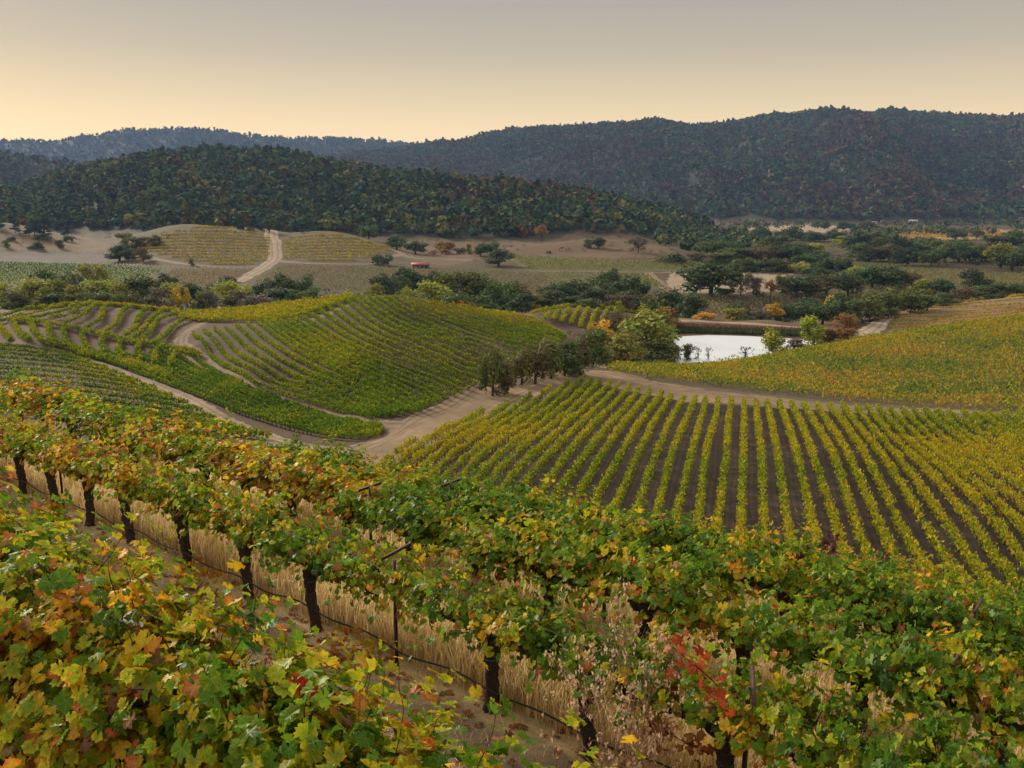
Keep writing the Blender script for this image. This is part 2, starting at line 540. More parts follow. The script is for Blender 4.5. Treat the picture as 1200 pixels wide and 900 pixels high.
_ys = np.exp(np.linspace(math.log(62), math.log(3200), 900))
def hit(pts, ymin=62.0, ymax=3200.0):
    """where the sight line through each photo pixel meets the ground"""
    pts = np.atleast_2d(np.array(pts, float))
    rx, rz = ray(pts[:, 0], pts[:, 1])
    ys = _ys[(_ys >= ymin) & (_ys <= ymax)]
    X = rx[:, None] * ys[None]; Yg = np.broadcast_to(ys[None], X.shape)
    gap = rz[:, None] * ys[None] - H(X, Yg)
    below = gap <= 0
    k = np.where(below.any(1), below.argmax(1), np.argmin(gap / ys[None], 1))
    k0 = np.maximum(k - 1, 0)
    a = np.arange(len(pts))
    g0, g1 = gap[a, k0], gap[a, k]
    f = np.where(below.any(1) & (g0 > g1), np.clip(g0 / np.maximum(g0 - g1, 1e-9), 0, 1), 1.0)
    y = ys[k0] + (ys[k] - ys[k0]) * f
    x = rx * y
    return np.stack([x, y, H(x, y)], 1)

# ------------------------------------------------------------------ soil colours by plot of land
STRAW = (0.108, 0.069, 0.036); TRACK = (0.185, 0.127, 0.075); TILLED = (0.062, 0.043, 0.030); LOAM = (0.064, 0.040, 0.022)
FGX, FGY, FGZ = GX.ravel(), GY.ravel(), GZ.ravel()
_dep = FGY * CP_ - FGZ * SP_
_ok = _dep > 1
GPX = np.where(_ok, 600 + F * FGX / np.where(_ok, _dep, 1), -1e4)
GPY = np.where(_ok, 450 - F * (FGY * SP_ + FGZ * CP_) / np.where(_ok, _dep, 1), -1e4)
soil = np.tile(np.array(STRAW), (len(FGX), 1))
nz = fbm(FGX / 14, FGY / 14, 41, 4)
soil *= (0.8 + 0.4 * nz)[:, None]
soil = np.where((FGY > 430)[:, None], soil * np.array((0.62, 0.70, 0.52)), soil)
def paint(poly, col, y0, y1, mix=1.0):
    m = (FGY > y0) & (FGY < y1)
    jx = (vnoise(FGX / 3, FGY / 3, 91) - 0.5) * 4; jy = (vnoise(FGX / 3, FGY / 3, 92) - 0.5) * 3
    m &= in_poly(GPX + jx, GPY + jy, poly)
    soil[m] = soil[m] * (1 - mix) + np.array(col) * mix
# near slope: reddish bare earth under the first rows, straw beyond
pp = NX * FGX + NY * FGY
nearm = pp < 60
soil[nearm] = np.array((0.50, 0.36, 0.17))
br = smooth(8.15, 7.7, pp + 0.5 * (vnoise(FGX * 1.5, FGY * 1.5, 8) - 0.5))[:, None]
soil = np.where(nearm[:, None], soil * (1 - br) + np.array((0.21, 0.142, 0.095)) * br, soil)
# far hills: leaf litter and scrub under the woods
t_ = FGX / np.maximum(FGY, 1)
rh = np.zeros(len(FGX))
for R in RIDGES:
    rh = np.maximum(rh, ridge_height(R, t_, FGY))
w = (smooth(4, 14, rh) * (FGY > 700))[:, None]
soil = soil * (1 - w) + np.array((0.024, 0.028, 0.014)) * w
# the plots
P_TILLED = [(380, 560), (425, 548), (546, 497), (682, 446), (800, 470), (1000, 482), (1400, 497), (1400, 760), (380, 640)]
P_LEFT = [(-400, 430), (-100, 392), (0, 376), (60, 362), (120, 350), (250, 366), (350, 352), (450, 347), (560, 364), (640, 380), (660, 400), (640, 420), (570, 448), (480, 494), (420, 524), (330, 520), (200, 470), (90, 418), (-400, 470)]
P_DARK = [(-400, 410), (0, 404), (85, 417), (200, 470), (330, 522), (420, 560), (-400, 620)]
P_GOLD = [(708, 434), (800, 424), (920, 410), (1050, 390), (1200, 366), (1400, 345), (1400, 495), (1200, 491), (1000, 478), (850, 460), (760, 446)]
P_DIRT = [(398, 538), (440, 510), (485, 490), (545, 458), (575, 432), (640, 418), (690, 428), (712, 430), (760, 446), (850, 460), (1000, 476), (1400, 491), (1400, 500), (1000, 484), (800, 470), (690, 449), (560, 500), (440, 550)]
paint(P_LEFT, LOAM, 100, 400)
paint([(-400, 400), (0, 378), (60, 364), (130, 354), (250, 368), (240, 385), (215, 395), (225, 415), (150, 405), (90, 418), (0, 404), (-400, 430)], (0.086, 0.055, 0.032), 200, 420)
paint(P_DARK, (0.055, 0.040, 0.026), 100, 380)
paint(P_GOLD, (0.10, 0.075, 0.045), 120, 330)
paint(P_TILLED, TILLED, 60, 220)
_tv, _ = ray(870, 375); _td = norm(np.array([float(_tv), 1.0]))
_tc = FGX * _td[1] - FGY * _td[0]
_tm = in_poly(GPX, GPY, P_TILLED) & (FGY > 60) & (FGY < 220)
_tn = 1 + 0.16 * np.sin(2 * math.pi * _tc / 0.62 + 3 * vnoise(FGX / 9, FGY / 9, 3)) + 0.5 * (fbm(FGX / 1.3, FGY / 2.5, 58, 3) - 0.5)
soil[_tm] = soil[_tm] * _tn[_tm][:, None]
paint(P_DIRT, TRACK, 100, 260)
_dm = in_poly(GPX, GPY, P_DIRT) & (FGY > 100) & (FGY < 260)
_dn = fbm(FGX / 5, FGY / 9, 57, 4)
soil[_dm] = soil[_dm] * (0.55 + 0.9 * _dn[_dm])[:, None]
paint([(1040, 392), (1060, 362), (1130, 354), (1200, 344), (1400, 330), (1400, 375), (1200, 380), (1100, 392)], (0.19, 0.13, 0.08), 320, 520)
paint([(640, 384), (660, 366), (700, 357), (770, 362), (760, 380), (720, 396), (660, 392)], LOAM, 300, 420)
# valley floor plots
VGRN = (0.046, 0.052, 0.02); VOLV = (0.060, 0.050, 0.024); VRUS = (0.072, 0.048, 0.024)
paint([(-200, 304), (0, 305), (120, 309), (200, 314), (150, 335), (0, 345), (-200, 345)], (0.085, 0.10, 0.042), 560, 850)
paint([(200, 316), (298, 316), (270, 335), (160, 340)], VRUS, 560, 800)
paint([(322, 309), (420, 311), (620, 318), (760, 318), (785, 340), (600, 350), (280, 345)], VOLV, 520, 840)
paint([(590, 299), (680, 302), (760, 305), (838, 306), (836, 319), (620, 318)], (0.085, 0.080, 0.03), 640, 900)
paint([(760, 320), (782, 338), (640, 345), (640, 320)], (0.08, 0.085, 0.03), 520, 700)
paint([(790, 346), (980, 346), (980, 375), (780, 378)], VOLV, 440, 560)
paint([(965, 305), (1040, 309), (1130, 318), (1300, 322), (1300, 345), (960, 350)], (0.08, 0.072, 0.032), 500, 780)
paint([(-200, 292), (130, 297), (200, 310), (0, 304), (-200, 304)], (0.085, 0.062, 0.048), 750, 1020)
paint([(870, 267), (960, 262), (1010, 270), (900, 277)], (0.28, 0.21, 0.14), 1100, 2100)
paint([(160, 291), (190, 276), (215, 267.5), (240, 264), (275, 265.5), (300, 271), (318, 280), (319, 298), (312, 308), (270, 312), (225, 309), (180, 299)], (0.085, 0.060, 0.038), 740, 1000)
paint([(328, 277), (360, 273), (400, 274), (440, 283), (464, 292), (440, 304), (400, 308), (328, 305)], (0.085, 0.060, 0.038), 740, 1000)
paint([(0, 268), (60, 266), (130, 287), (130, 296), (0, 292)], STRAW, 850, 1200)
paint([(470, 282), (640, 284), (700, 262), (760, 280), (800, 300), (700, 303), (590, 298), (520, 312), (460, 300)], STRAW, 700, 1200)
paint([(784, 320), (870, 320), (930, 322), (930, 340), (860, 345), (800, 345), (780, 336)], (0.24, 0.18, 0.12), 520, 700)
paint([(1060, 272), (1200, 269), (1200, 280), (1040, 281)], (0.30, 0.165, 0.07), 1000, 2100)
G_tint = soil
nr, nc = GX.shape
_i = np.arange(nr - 1)[:, None] * nc; _j = np.arange(nc - 1)[None]
_faces = np.stack([_i + _j, _i + _j + 1, _i + nc + _j + 1, _i + nc + _j], -1).reshape(-1, 4)
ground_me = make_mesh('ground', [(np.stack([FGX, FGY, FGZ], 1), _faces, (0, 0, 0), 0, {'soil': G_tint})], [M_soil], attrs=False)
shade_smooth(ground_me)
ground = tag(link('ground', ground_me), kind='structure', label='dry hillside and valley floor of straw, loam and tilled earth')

# ------------------------------------------------------------------ dirt roads, draped on the land
def resample(P, step):
    P = np.asarray(P, float)
    d = np.concatenate([[0], np.cumsum(np.linalg.norm(np.diff(P, axis=0), axis=1))])
    n = max(int(d[-1] / step), 2)
    s = np.linspace(0, d[-1], n + 1)
    return np.stack([np.interp(s, d, P[:, k]) for k in range(P.shape[1])], 1)

def curve(P, step):
    """smooth a guide polyline (Catmull-Rom), then space points evenly"""
    P = np.asarray(P, float)
    if len(P) < 3:
        return resample(P, step)
    Q = np.concatenate([[2 * P[0] - P[1]], P, [2 * P[-1] - P[-2]]])
    out = []
    for i in range(1, len(Q) - 2):
        u = np.linspace(0, 1, 14, endpoint=False)[:, None]
        a, b, c, d = Q[i - 1], Q[i], Q[i + 1], Q[i + 2]
        out.append(0.5 * (2 * b + (c - a) * u + (2 * a - 5 * b + 4 * c - d) * u ** 2 + (3 * b - a - 3 * c + d) * u ** 3))
    out.append(P[-1:])
    return resample(np.concatenate(out), step)

def road(name, px_pts, width, label, col=TRACK, lift=0.07, step=1.0, ymin=62, ymax=3200, rut=0.78):
    W = hit(px_pts, ymin, ymax)[:, :2]
    W = curve(W, step)
    T = norm(np.gradient(W, axis=0)); Nn = np.stack([-T[:, 1], T[:, 0]], 1)
    nk = 11
    s = np.linspace(-1, 1, nk)
    wv = np.broadcast_to(np.asarray(width, float), (2,)) if np.ndim(width) else np.array([width, width], float)
    ww = np.linspace(wv[0], wv[1], len(W)) * (0.88 + 0.3 * vnoise(np.arange(len(W)) / 5.0, np.zeros(len(W)), 5))
    X = W[:, None, :] + Nn[:, None, :] * (s[None, :, None] * ww[:, None, None] / 2)
    jit = (vnoise(X[..., 0] * 0.9, X[..., 1] * 0.9, 13) - 0.5) * 0.8
    edge = np.abs(s)[None] ** 6
    X = X + Nn[:, None, :] * (jit * edge)[..., None]
    Z = H(X[..., 0], X[..., 1]) + lift * (1 - 0.9 * edge) 
    base = np.array(col)
    r = np.exp(-((np.abs(s) - 0.42) / 0.11) ** 2)[None] * (1.0 if rut else 0)
    f = (1.0 - 0.38 * r + 0.06 * np.exp(-(s / 0.2) ** 2)[None]) * (0.65 + 0.7 * fbm(X[..., 0] / 2.0, X[..., 1] / 2.0, 23, 4))
    colr = base[None, None] * f[..., None]
    i = np.arange(len(W) - 1)[:, None] * nk; j = np.arange(nk - 1)[None]
    q = np.stack([i + j, i + nk + j, i + nk + j + 1, i + j + 1], -1).reshape(-1, 4)
    me = make_mesh(name, [(np.concatenate([X, Z[..., None]], -1).reshape(-1, 3), q, (0, 0, 0), 0, {'soil': colr.reshape(-1, 3)})], [M_soil], attrs=False)
    return tag(link(name, shade_smooth(me)), kind='structure', label=label)

road('dirt_road', [(408, 532), (440, 518), (475, 500), (515, 480), (545, 462), (566, 447)], (4.5, 3.5), 'rutted dirt road climbing between the green hill and the tilled field')
road('dirt_road', [(690, 436), (720, 441), (760, 449), (850, 462), (1000, 477), (1200, 489), (1330, 494)], (5, 5), 'pale dirt road along the foot of the golden hill')
road('dirt_road', [(445, 546), (500, 518), (560, 492), (610, 464), (650, 446), (690, 436)], 3.0, 'pale track along the left edge of the tilled field')
road('dirt_road', [(86, 418), (120, 429), (157, 442), (195, 457), (240, 480), (277, 500), (319, 514), (375, 527), (412, 531)], (3.4, 4.2), 'sandy road between the dark left block and the roadside vine strip', (0.21, 0.15, 0.10))
road('dirt_road', [(249, 375), (235, 380), (222, 388), (212, 399), (218, 411), (237, 424), (260, 441), (292, 450), (326, 457), (352, 468), (372, 481), (402, 489), (440, 497), (470, 500)], 4.0, 'dirt road curving round the terraced rows on the left hill', (0.17, 0.118, 0.075))
road('dirt_road', [(344, 383), (362, 376), (380, 370), (396, 362), (408, 357)], 4.2, 'short dirt track over the top of the green hill', (0.18, 0.13, 0.085))
road('dirt_road', [(275, 331), (296, 321), (313, 311), (322, 303), (322, 292), (321, 282), (318, 276), (322, 270)], (10, 14), 'wide pale road climbing between two far vineyard knolls', (0.24, 0.175, 0.12), 0.3, 3.0, 500)
road('dirt_road', [(160, 296), (185, 304), (230, 311), (280, 313.5), (306, 312)], 6, 'pale road along the foot of the left vineyard knoll', TRACK, 0.3, 3.0, 500)
road('dirt_road', [(326, 306), (360, 308.5), (400, 309.5), (440, 309), (452, 303), (472, 298), (462, 293), (440, 286), (415, 277)], 7, 'pale road round the right vineyard knoll', TRACK, 0.3, 3.0, 500)
road('dirt_road', [(472, 299), (490, 303), (525, 304), (555, 305)], 6, 'pale road beside the small far pond', TRACK, 0.3, 3.0, 500)
road('dirt_road', [(620, 318), (690, 318.5), (760, 319.5), (800, 320)], 5, 'pale farm lane between two valley vineyards', TRACK, 0.3, 3.0, 450)
road('dirt_road', [(760, 320), (772, 330), (784, 340), (800, 346)], 6, 'pale farm lane beside the straw field', TRACK, 0.3, 3.0, 400)
road('dirt_road', [(764, 372), (792, 376), (850, 378), (900, 381), (935, 384), (985, 386), (1015, 390)], 5, 'pale road along the top of the pond dam', (0.28, 0.21, 0.15), 0.15, 2.0, 300, 420)
road('dirt_road', [(1008, 394), (1022, 386), (1033, 376), (1040, 370)], (9, 6), 'pale road cut climbing behind the pond', (0.30, 0.23, 0.165), 0.15, 2.0, 300, 460)

# ------------------------------------------------------------------ pond water
def water(name, px_poly, z, label, mat):
    P = []
    for px, py in px_poly:
        rx, rz = ray(px, py)
        y = z / float(rz)
        P.append((float(rx) * y, y, z))
    P = np.array(P)
    me = make_mesh(name, [(np.concatenate([P, [P.mean(0)]]), np.array([(i, (i + 1) % len(P), len(P)) for i in range(len(P))]), (1, 1, 1), 0)], [mat])
    return tag(link(name, me), kind='structure', label=label)
water('water', [(768, 436), (768, 408), (776, 398), (792, 394.5), (830, 392.5), (880, 394), (930, 397), (980, 400), (1010, 408), (980, 425), (900, 437), (800, 446)], -46.4, 'still pond mirroring the bright evening sky', M_water)
water('water', [(498, 302.5), (530, 300.5), (560, 301), (562, 304), (520, 304.5)], -49.0, 'small grey pond at the foot of the wooded hill', M_water)

# ------------------------------------------------------------------ vine rows on the fields
ORD = ['first', 'second', 'third', 'fourth', 'fifth', 'sixth', 'seventh', 'eighth', 'ninth', 'tenth', 'eleventh', 'twelfth', 'thirteenth', 'fourteenth', 'fifteenth', 'sixteenth', 'seventeenth', 'eighteenth', 'nineteenth']
TENS = ['', '', 'twenty', 'thirty', 'forty', 'fifty', 'sixty', 'seventy', 'eighty', 'ninety']
def ordinal(i):
    """1 -> first"""
    if i < 20:
        return ORD[i - 1]
    t, u = divmod(i, 10)
    return (TENS[t][:-1] + 'ieth') if u == 0 else TENS[t] + '-' + ORD[u - 1]

GREEN = np.array((0.080, 0.155, 0.010)); LIME = np.array((0.20, 0.255, 0.012)); YEL = np.array((0.46, 0.33, 0.014))
ORA = np.array((0.44, 0.20, 0.016)); BRN = np.array((0.17, 0.085, 0.028)); DKG = np.array((0.040, 0.090, 0.010))
PAL_STOPS = np.stack([DKG, GREEN, LIME, YEL, ORA, BRN])
def palette(a):
    """autumn stage 0..1 -> leaf colour, dark green through lime and yellow to orange and brown"""
    a = np.clip(a, 0, 0.9999) * 5
    i = a.astype(int); f = (a - i)[:, None]
    return PAL_STOPS[i] * (1 - f) + PAL_STOPS[i + 1] * f

def quads(cen, tdir, nrm, ln, wd):
    """kite-shaped leaf clumps: centre, pointing direction, face normal, length, width"""
    b = norm(np.cross(nrm, tdir))
    ln = ln[:, None]; wd = wd[:, None]
    V = np.stack([cen - tdir * ln * 0.5, cen + b * wd * 0.5 + tdir * ln * 0.05, cen + tdir * ln * 0.5, cen - b * wd * 0.5 + tdir * ln * 0.05], 1)
    n = len(cen)
    return V.reshape(-1, 3), np.arange(4 * n).reshape(n, 4)

def rand_dirs(n, up=0.0, flat=1.0):
    v = rng.normal(size=(n, 3)); v[:, 2] = v[:, 2] * flat + up
    return norm(v)

def row_parts(W, dens, hw, h0, h1, size, stage, spread=0.16, up=0.9, trunk=1.7, post_tint=(0.07, 0.05, 0.038), shoots=0.25, tr=0.05):
    """one vine row along the ground path W (x, y): leaf clumps and its stems"""
    W = resample(np.asarray(W)[:, :2], 0.5)
    L = 0.5 * (len(W) - 1)
    T = norm(np.gradient(W, axis=0))
    n = int(L * dens * 1.05)
    # vines bunch: denser round each stem, thin between
    s = rng.uniform(0, L, n)
    ph = rng.uniform(0, 1)
    if trunk:                                         # a missing or weak vine here and there
        weak = rng.random(int(L / trunk) + 3)
        s = s[rng.random(n) < np.where(weak[(s / trunk + ph).astype(int)] < 0.045, 0.15, np.where(weak[(s / trunk + ph).astype(int)] < 0.15, 0.6, 1.0))]
        n = len(s)
    if trunk:
        s = s - 0.13 * trunk / (2 * math.pi) * np.sin(2 * math.pi * (s / trunk + ph))
    k = np.clip((s / 0.5), 0, len(W) - 1.001)
    i = k.astype(int); f = (k - i)[:, None]
    P = W[i] * (1 - f) + W[i + 1] * f
    t = T[i]; nn = np.stack([-t[:, 1], t[:, 0]], 1)
    vig = 0.55 + 0.8 * vnoise(P[:, 0] * 0.5, P[:, 1] * 0.5, 51) + 0.15 * (vnoise(P[:, 0] * 1.7, P[:, 1] * 1.7, 52) - 0.5)
    lat = rng.normal(0, 0.5, n).clip(-1.1, 1.1) * hw
    hh = rng.beta(1.6, 1.5, n)
    z = h0 + (h1 - h0) * hh * vig - 0.12 * (np.abs(lat) / hw) ** 2
    sh = rng.random(n) < shoots
    z = np.where(sh, z + rng.random(n) * 0.35 * (h1 - h0), z)
    P2 = P + nn * lat[:, None]
    gz = H(P2[:, 0], P2[:, 1])
    cen = np.concatenate([P2, (gz + z)[:, None]], 1)
    outw = np.concatenate([nn * np.sign(lat)[:, None], np.full((n, 1), 0.5)], 1)
    td = norm(outw * 0.45 + np.array([0, 0, up]) * np.where(sh, 1.3, 0.35)[:, None] + rng.normal(0, 0.55, (n, 3)))
    nr_ = norm(outw + rng.normal(0, 0.6, (n, 3)))
    nr_ = norm(nr_ - td * (nr_ * td).sum(1, keepdims=True))
    ln = size * rng.uniform(0.7, 1.4, n); wd = ln * rng.uniform(0.45, 0.8, n)
    V, Q = quads(cen, td, nr_, ln, wd)
    st = stage(P2[:, 0], P2[:, 1]) + rng.normal(0, spread, n) + 0.08 * (hh - 0.5)
    colr = palette(st) * rng.uniform(0.75, 1.25, (n, 1))
    parts = [(V, Q, colr, 0)]
    if trunk:
        m = max(int(L / trunk), 1)
        ss = (np.arange(m) + 0.5 - ph) * trunk; ss = ss[(ss > 0) & (ss < L)]
        if len(ss):
            ii = np.clip((ss / 0.5).astype(int), 0, len(W) - 2)
            B = W[ii] + (W[ii + 1] - W[ii]) * ((ss / 0.5 - ii))[:, None]
            g = H(B[:, 0], B[:, 1])
            off = np.array([(-tr, -tr), (tr, -tr), (tr, tr), (-tr, tr)])
            top = h0 + 0.45 * (h1 - h0)
            lean = rng.normal(0, 0.05, (len(B), 1, 2))
            lo = np.concatenate([B[:, None] + off[None], np.repeat((g - 0.12)[:, None, None], 4, 1)], -1)
            hi = np.concatenate([B[:, None] + off[None] * 0.75 + lean, np.repeat((g + top)[:, None, None], 4, 1)], -1)
            V = np.concatenate([lo, hi], 1).reshape(-1, 3)
            base = (np.arange(len(B)) * 8)[:, None, None]
            q = np.array([[0, 1, 5, 4], [1, 2, 6, 5], [2, 3, 7, 6], [3, 0, 4, 7]])[None]
            parts.append((V, (base + q).reshape(-1, 4), np.array(post_tint), 1))
    return parts

n_rows = 0
def vine_row(W, label, group, **kw):
    global n_rows
    me = make_mesh('vine_row', row_parts(W, **kw), [M_leafmass, M_wood])
    n_rows += 1
    return tag(link('vine_row', me), label, 'vine row', group)

def guided_rows(guides, n, samples=9):
    """n rows between hand-read guide lines (photo pixels), carried over to the land"""
    G = [curve(np.array(g, float), 4.0) for g in guides]
    G = [resample(g, np.linalg.norm(np.diff(g, axis=0), axis=1).sum() / (samples - 1) + 1e-6)[:samples] for g in G]
    G = np.array([np.stack([np.interp(np.linspace(0, 1, samples), np.linspace(0, 1, len(g)), g[:, k]) for k in (0, 1)], 1) for g in G])
    s = np.linspace(0, len(G) - 1, n)
    out = []
    for v in s:
        i = min(int(v), len(G) - 2); f = v - i
        out.append(G[i] * (1 - f) + G[i + 1] * f)
    return out

def on_land(px_pts, ymin=100, ymax=520):
    return curve(hit(px_pts, ymin, ymax)[:, :2], 0.6)

# ---- tilled field: straight parallel rows running down the slope away from the viewer
_vx, _ = ray(870, 375)
_d = norm(np.array([float(_vx), 1.0])); _pn = np.array([_d[1], -_d[0]])
_o = hit([(870, 540)])[0, :2]
st_tilled = lambda x, y: 0.43 + 0.30 * (fbm(x / 26, y / 26, 61, 3) - 0.5) + 0.12 * smooth(20, -50, x) * 1.0 - 0.05 * smooth(120, 170, y) + 0.05 * smooth(40, 80, x)
bound = P_TILLED[1:6] + [(1400, 497), (1400, 900), (380, 900)]
k_ = 0
for i in range(-40, 54):
    s_ = np.arange(-90, 140, 1.0)
    L_ = _o + _pn * (i * 2.12) + s_[:, None] * _d
    g_ = H(L_[:, 0], L_[:, 1])
    a_, b_ = to_px(L_[:, 0], L_[:, 1], g_)
    ok = in_poly(a_, b_, bound) & (L_[:, 1] > 60) & (NX * L_[:, 0] + NY * L_[:, 1] > 62) & (a_ < 1330)
    # leave out what lies hidden below the near canopy
    lim = np.interp(a_, [380, 440, 560, 700, 840, 1000, 1200, 1330], [552, 556, 578, 600, 622, 656, 704, 730])
    ok &= b_ < lim + 50
    if ok.sum() < 9:
        continue
    k_ += 1
    W_ = L_[ok]
    W_ = W_ + _pn * ((vnoise(W_[:, :1] * 0 + i * 7.3, s_[ok][:, None] / 30, 5) - 0.5) * 0.5)
    vine_row(W_, 'vine row on the dark tilled soil, %s row from the left of that field' % ordinal(k_), 'straight vine rows on the dark tilled field',
             dens=64, hw=0.44, h0=0.42, h1=1.52, size=0.285, stage=st_tilled, spread=0.13, shoots=0.45)

# ---- big green hill: rows running down from the crest to the dirt road
st_hill = lambda x, y: 0.33 + 0.34 * (fbm(x / 22, y / 22, 63, 3) - 0.5) + 0.10 * smooth(215, 285, y)
HILL = [[(226, 393), (244, 416), (285, 444), (330, 464), (388, 481), (436, 493)],
        [(300, 380), (335, 407), (385, 434), (440, 458), (492, 486)],
        [(352, 377), (400, 405), (450, 428), (505, 449), (540, 464)],
        [(408, 352), (455, 386), (510, 407), (555, 430), (588, 440)],
        [(462, 350), (510, 372), (560, 392), (610, 405), (650, 411)],
        [(520, 357), (570, 377), (620, 390), (664, 397)],
        [(592, 368), (620, 375), (642, 383)]]
for k_, g_ in enumerate(guided_rows(HILL, 36)):
    vine_row(on_land(g_, 140, 320), 'vine row sloping down the big green hill, %s from the left there' % ordinal(k_ + 1), 'vine rows on the big green hill',
             dens=58, hw=0.37, h0=0.42, h1=1.44, size=0.33, stage=st_hill, spread=0.10, shoots=0.15)
# ---- yellow-green rows along the top of that hill, behind the track
TOP = [[(202, 369), (260, 366.5), (330, 359.5), (385, 353), (420, 350)], [(205, 372), (260, 371), (330, 367), (385, 360.5), (402, 357)], [(226, 377), (270, 378), (320, 377), (345, 376), (372, 367)]]
st_top = lambda x, y: 0.46 + 0.25 * (fbm(x / 15, y / 15, 65, 3) - 0.5)
for k_, g_ in enumerate(guided_rows(TOP, 9)):
    vine_row(on_land(g_, 200, 345), 'yellow-green vine row along the top of the green hill, %s from its skyline' % ordinal(k_ + 1), 'yellow-green vine rows along the hilltop',
             dens=30, hw=0.8, h0=0.5, h1=1.8, size=0.5, stage=st_top, spread=0.1, trunk=0)
# ---- strip beside the sandy road: long rows parallel to the road
STRIP = [[(92, 414), (155, 436), (205, 455), (250, 473), (300, 493), (345, 506), (395, 517), (445, 513)],
         [(150, 416), (215, 437), (270, 461), (320, 482), (375, 500), (410, 507), (450, 508)],
         [(205, 411), (240, 430), (275, 451), (320, 468), (360, 485), (405, 498), (446, 505)]]
st_strip = lambda x, y: 0.24 + 0.38 * (fbm(x / 14, y / 14, 67, 3) - 0.5)
for k_, g_ in enumerate(guided_rows(STRIP, 8)):
    W_ = on_land(g_, 130, 330)
    kw = dict(dens=52, hw=0.35, h0=0.5, h1=1.42, size=0.33, stage=st_strip, spread=0.11)
    lab = 'long green vine row beside the sandy road, %s from the road' % ordinal(k_ + 1)
    if k_:
        vine_row(W_, lab, 'long vine rows beside the sandy road', **kw)
    else:                                          # the row on the roadside shows its stems: each a part
        root = vine_row(W_, lab, 'long vine rows beside the sandy road', **dict(kw, trunk=0))
        Wt = resample(W_, 1.7)
        v, q = tube([(0, 0, -0.15), (0.03, 0, 0.4), (-0.02, 0.02, 0.8), (0, 0, 1.15)], [0.10, 0.085, 0.08, 0.10], 6)
        me_ = make_mesh('trunk', [(v, q, (0.07, 0.05, 0.04), 0)], [M_wood])
        for x, y in Wt[:98]:
            link('trunk', me_, root, (x, y, float(H(x, y))), rng.uniform(0, 6))
# ---- terraced rows on the left hill (read from an enlargement: scale 5.4545, origin row 340)
cz = lambda pts: [(a / 5.4545, 340 + b / 5.4545) for a, b in pts]
st_terr = lambda x, y: 0.36 + 0.40 * (fbm(x / 11, y / 11, 69, 3) - 0.5)
st_rust = lambda x, y: 0.66 + 0.5 * (fbm(x / 8, y / 8, 70, 3) - 0.5)
TERR = [
    ([(-60, 205), (40, 175), (150, 140), (240, 120), (330, 105), (430, 95), (530, 85), (660, 78)], st_terr, 'yellow-green vine row along the skyline of the terraced left hill'),
    ([(-60, 225), (60, 200), (170, 172), (260, 150), (350, 130), (430, 108), (480, 96)], st_terr, 'golden vine row just below the skyline row of the terraced hill'),
    ([(600, 88), (700, 84), (800, 92), (900, 104), (990, 112), (1060, 120)], st_rust, 'rust-brown vine row on the crown of the terraced hill'),
    ([(640, 96), (760, 98), (880, 116), (1000, 126), (1090, 136), (1150, 142)], st_rust, 'dark red vine row in front of the rust-brown crown row'),
    ([(470, 112), (430, 140), (360, 165), (260, 186), (150, 200), (100, 206)], st_terr, 'short curved terrace row nearest the skyline at the left'),
    ([(590, 92), (545, 112), (500, 128), (470, 165), (410, 180), (310, 198)], st_terr, 'curved terrace row with white posts, second from the left'),
    ([(625, 105), (585, 130), (545, 170), (450, 215), (400, 237)], st_terr, 'curved terrace row, third from the left, bending over bare loam'),
    ([(735, 100), (665, 132), (645, 200), (605, 228), (560, 257)], st_terr, 'curved terrace row, fourth from the left, mottled yellow'),
    ([(865, 116), (785, 155), (745, 230), (670, 290)], st_terr, 'curved terrace row in the middle of the terraced hill'),
    ([(968, 128), (893, 185), (862, 260), (800, 312)], st_terr, 'curved terrace row, fourth from the curving dirt road'),
    ([(1060, 145), (985, 190), (930, 250), (850, 330)], st_terr, 'curved terrace row, third from the curving dirt road'),
    ([(1150, 165), (1010, 215), (955, 290), (900, 348)], st_terr, 'curved terrace row, second from the curving dirt road'),
    ([(1290, 190), (1190, 205), (1110, 250), (1060, 310), (1000, 365)], st_terr, 'curved terrace row nearest the curving dirt road'),
    ([(60, 210), (150, 212), (260, 225), (430, 250), (600, 290), (750, 325), (900, 355), (1050, 380), (1200, 410), (1290, 450)], st_terr, 'long contour row crossing the middle of the terraced hill'),
    ([(-40, 205), (-10, 240), (30, 290), (70, 330)], st_terr, 'short row below the contour row, at the left edge of the photo'),
    ([(80, 215), (105, 265), (150, 310), (195, 335)], st_terr, 'short row below the contour row, second from the left'),
    ([(195, 215), (218, 280), (245, 310), (275, 335)], st_terr, 'short row below the contour row, third from the left'),
    ([(300, 235), (318, 290), (340, 330), (372, 362)], st_terr, 'short row below the contour row, fourth from the left'),
    ([(412, 255), (410, 310), (425, 350), (442, 382)], st_terr, 'short row below the contour row, fifth from the left'),
    ([(530, 285), (534, 340), (552, 375), (574, 403)], st_terr, 'short row below the contour row, sixth from the left'),
    ([(662, 305), (650, 355), (662, 395), (686, 425)], st_terr, 'short row below the contour row, seventh from the left'),
    ([(775, 340), (758, 395), (770, 425), (795, 450)], st_terr, 'short row below the contour row, eighth from the left'),
    ([(892, 362), (876, 415), (885, 440), (905, 465)], st_terr, 'short row below the contour row, ninth from the left'),
    ([(1022, 385), (996, 430), (990, 455), (1000, 480)], st_terr, 'short row below the contour row, tenth from the left'),
    ([(1135, 402), (1108, 445), (1095, 475), (1105, 500)], st_terr, 'short row below the contour row, eleventh from the left'),
    ([(240, 340), (330, 362), (430, 385), (600, 440), (800, 490), (1000, 555), (1100, 590)], st_terr, 'lower contour row at the foot of the terraced hill'),
    ([(280, 338), (440, 376), (610, 425), (800, 474), (1000, 530), (1120, 562)], st_terr, 'second contour row up from the foot of the terraced hill'),
]
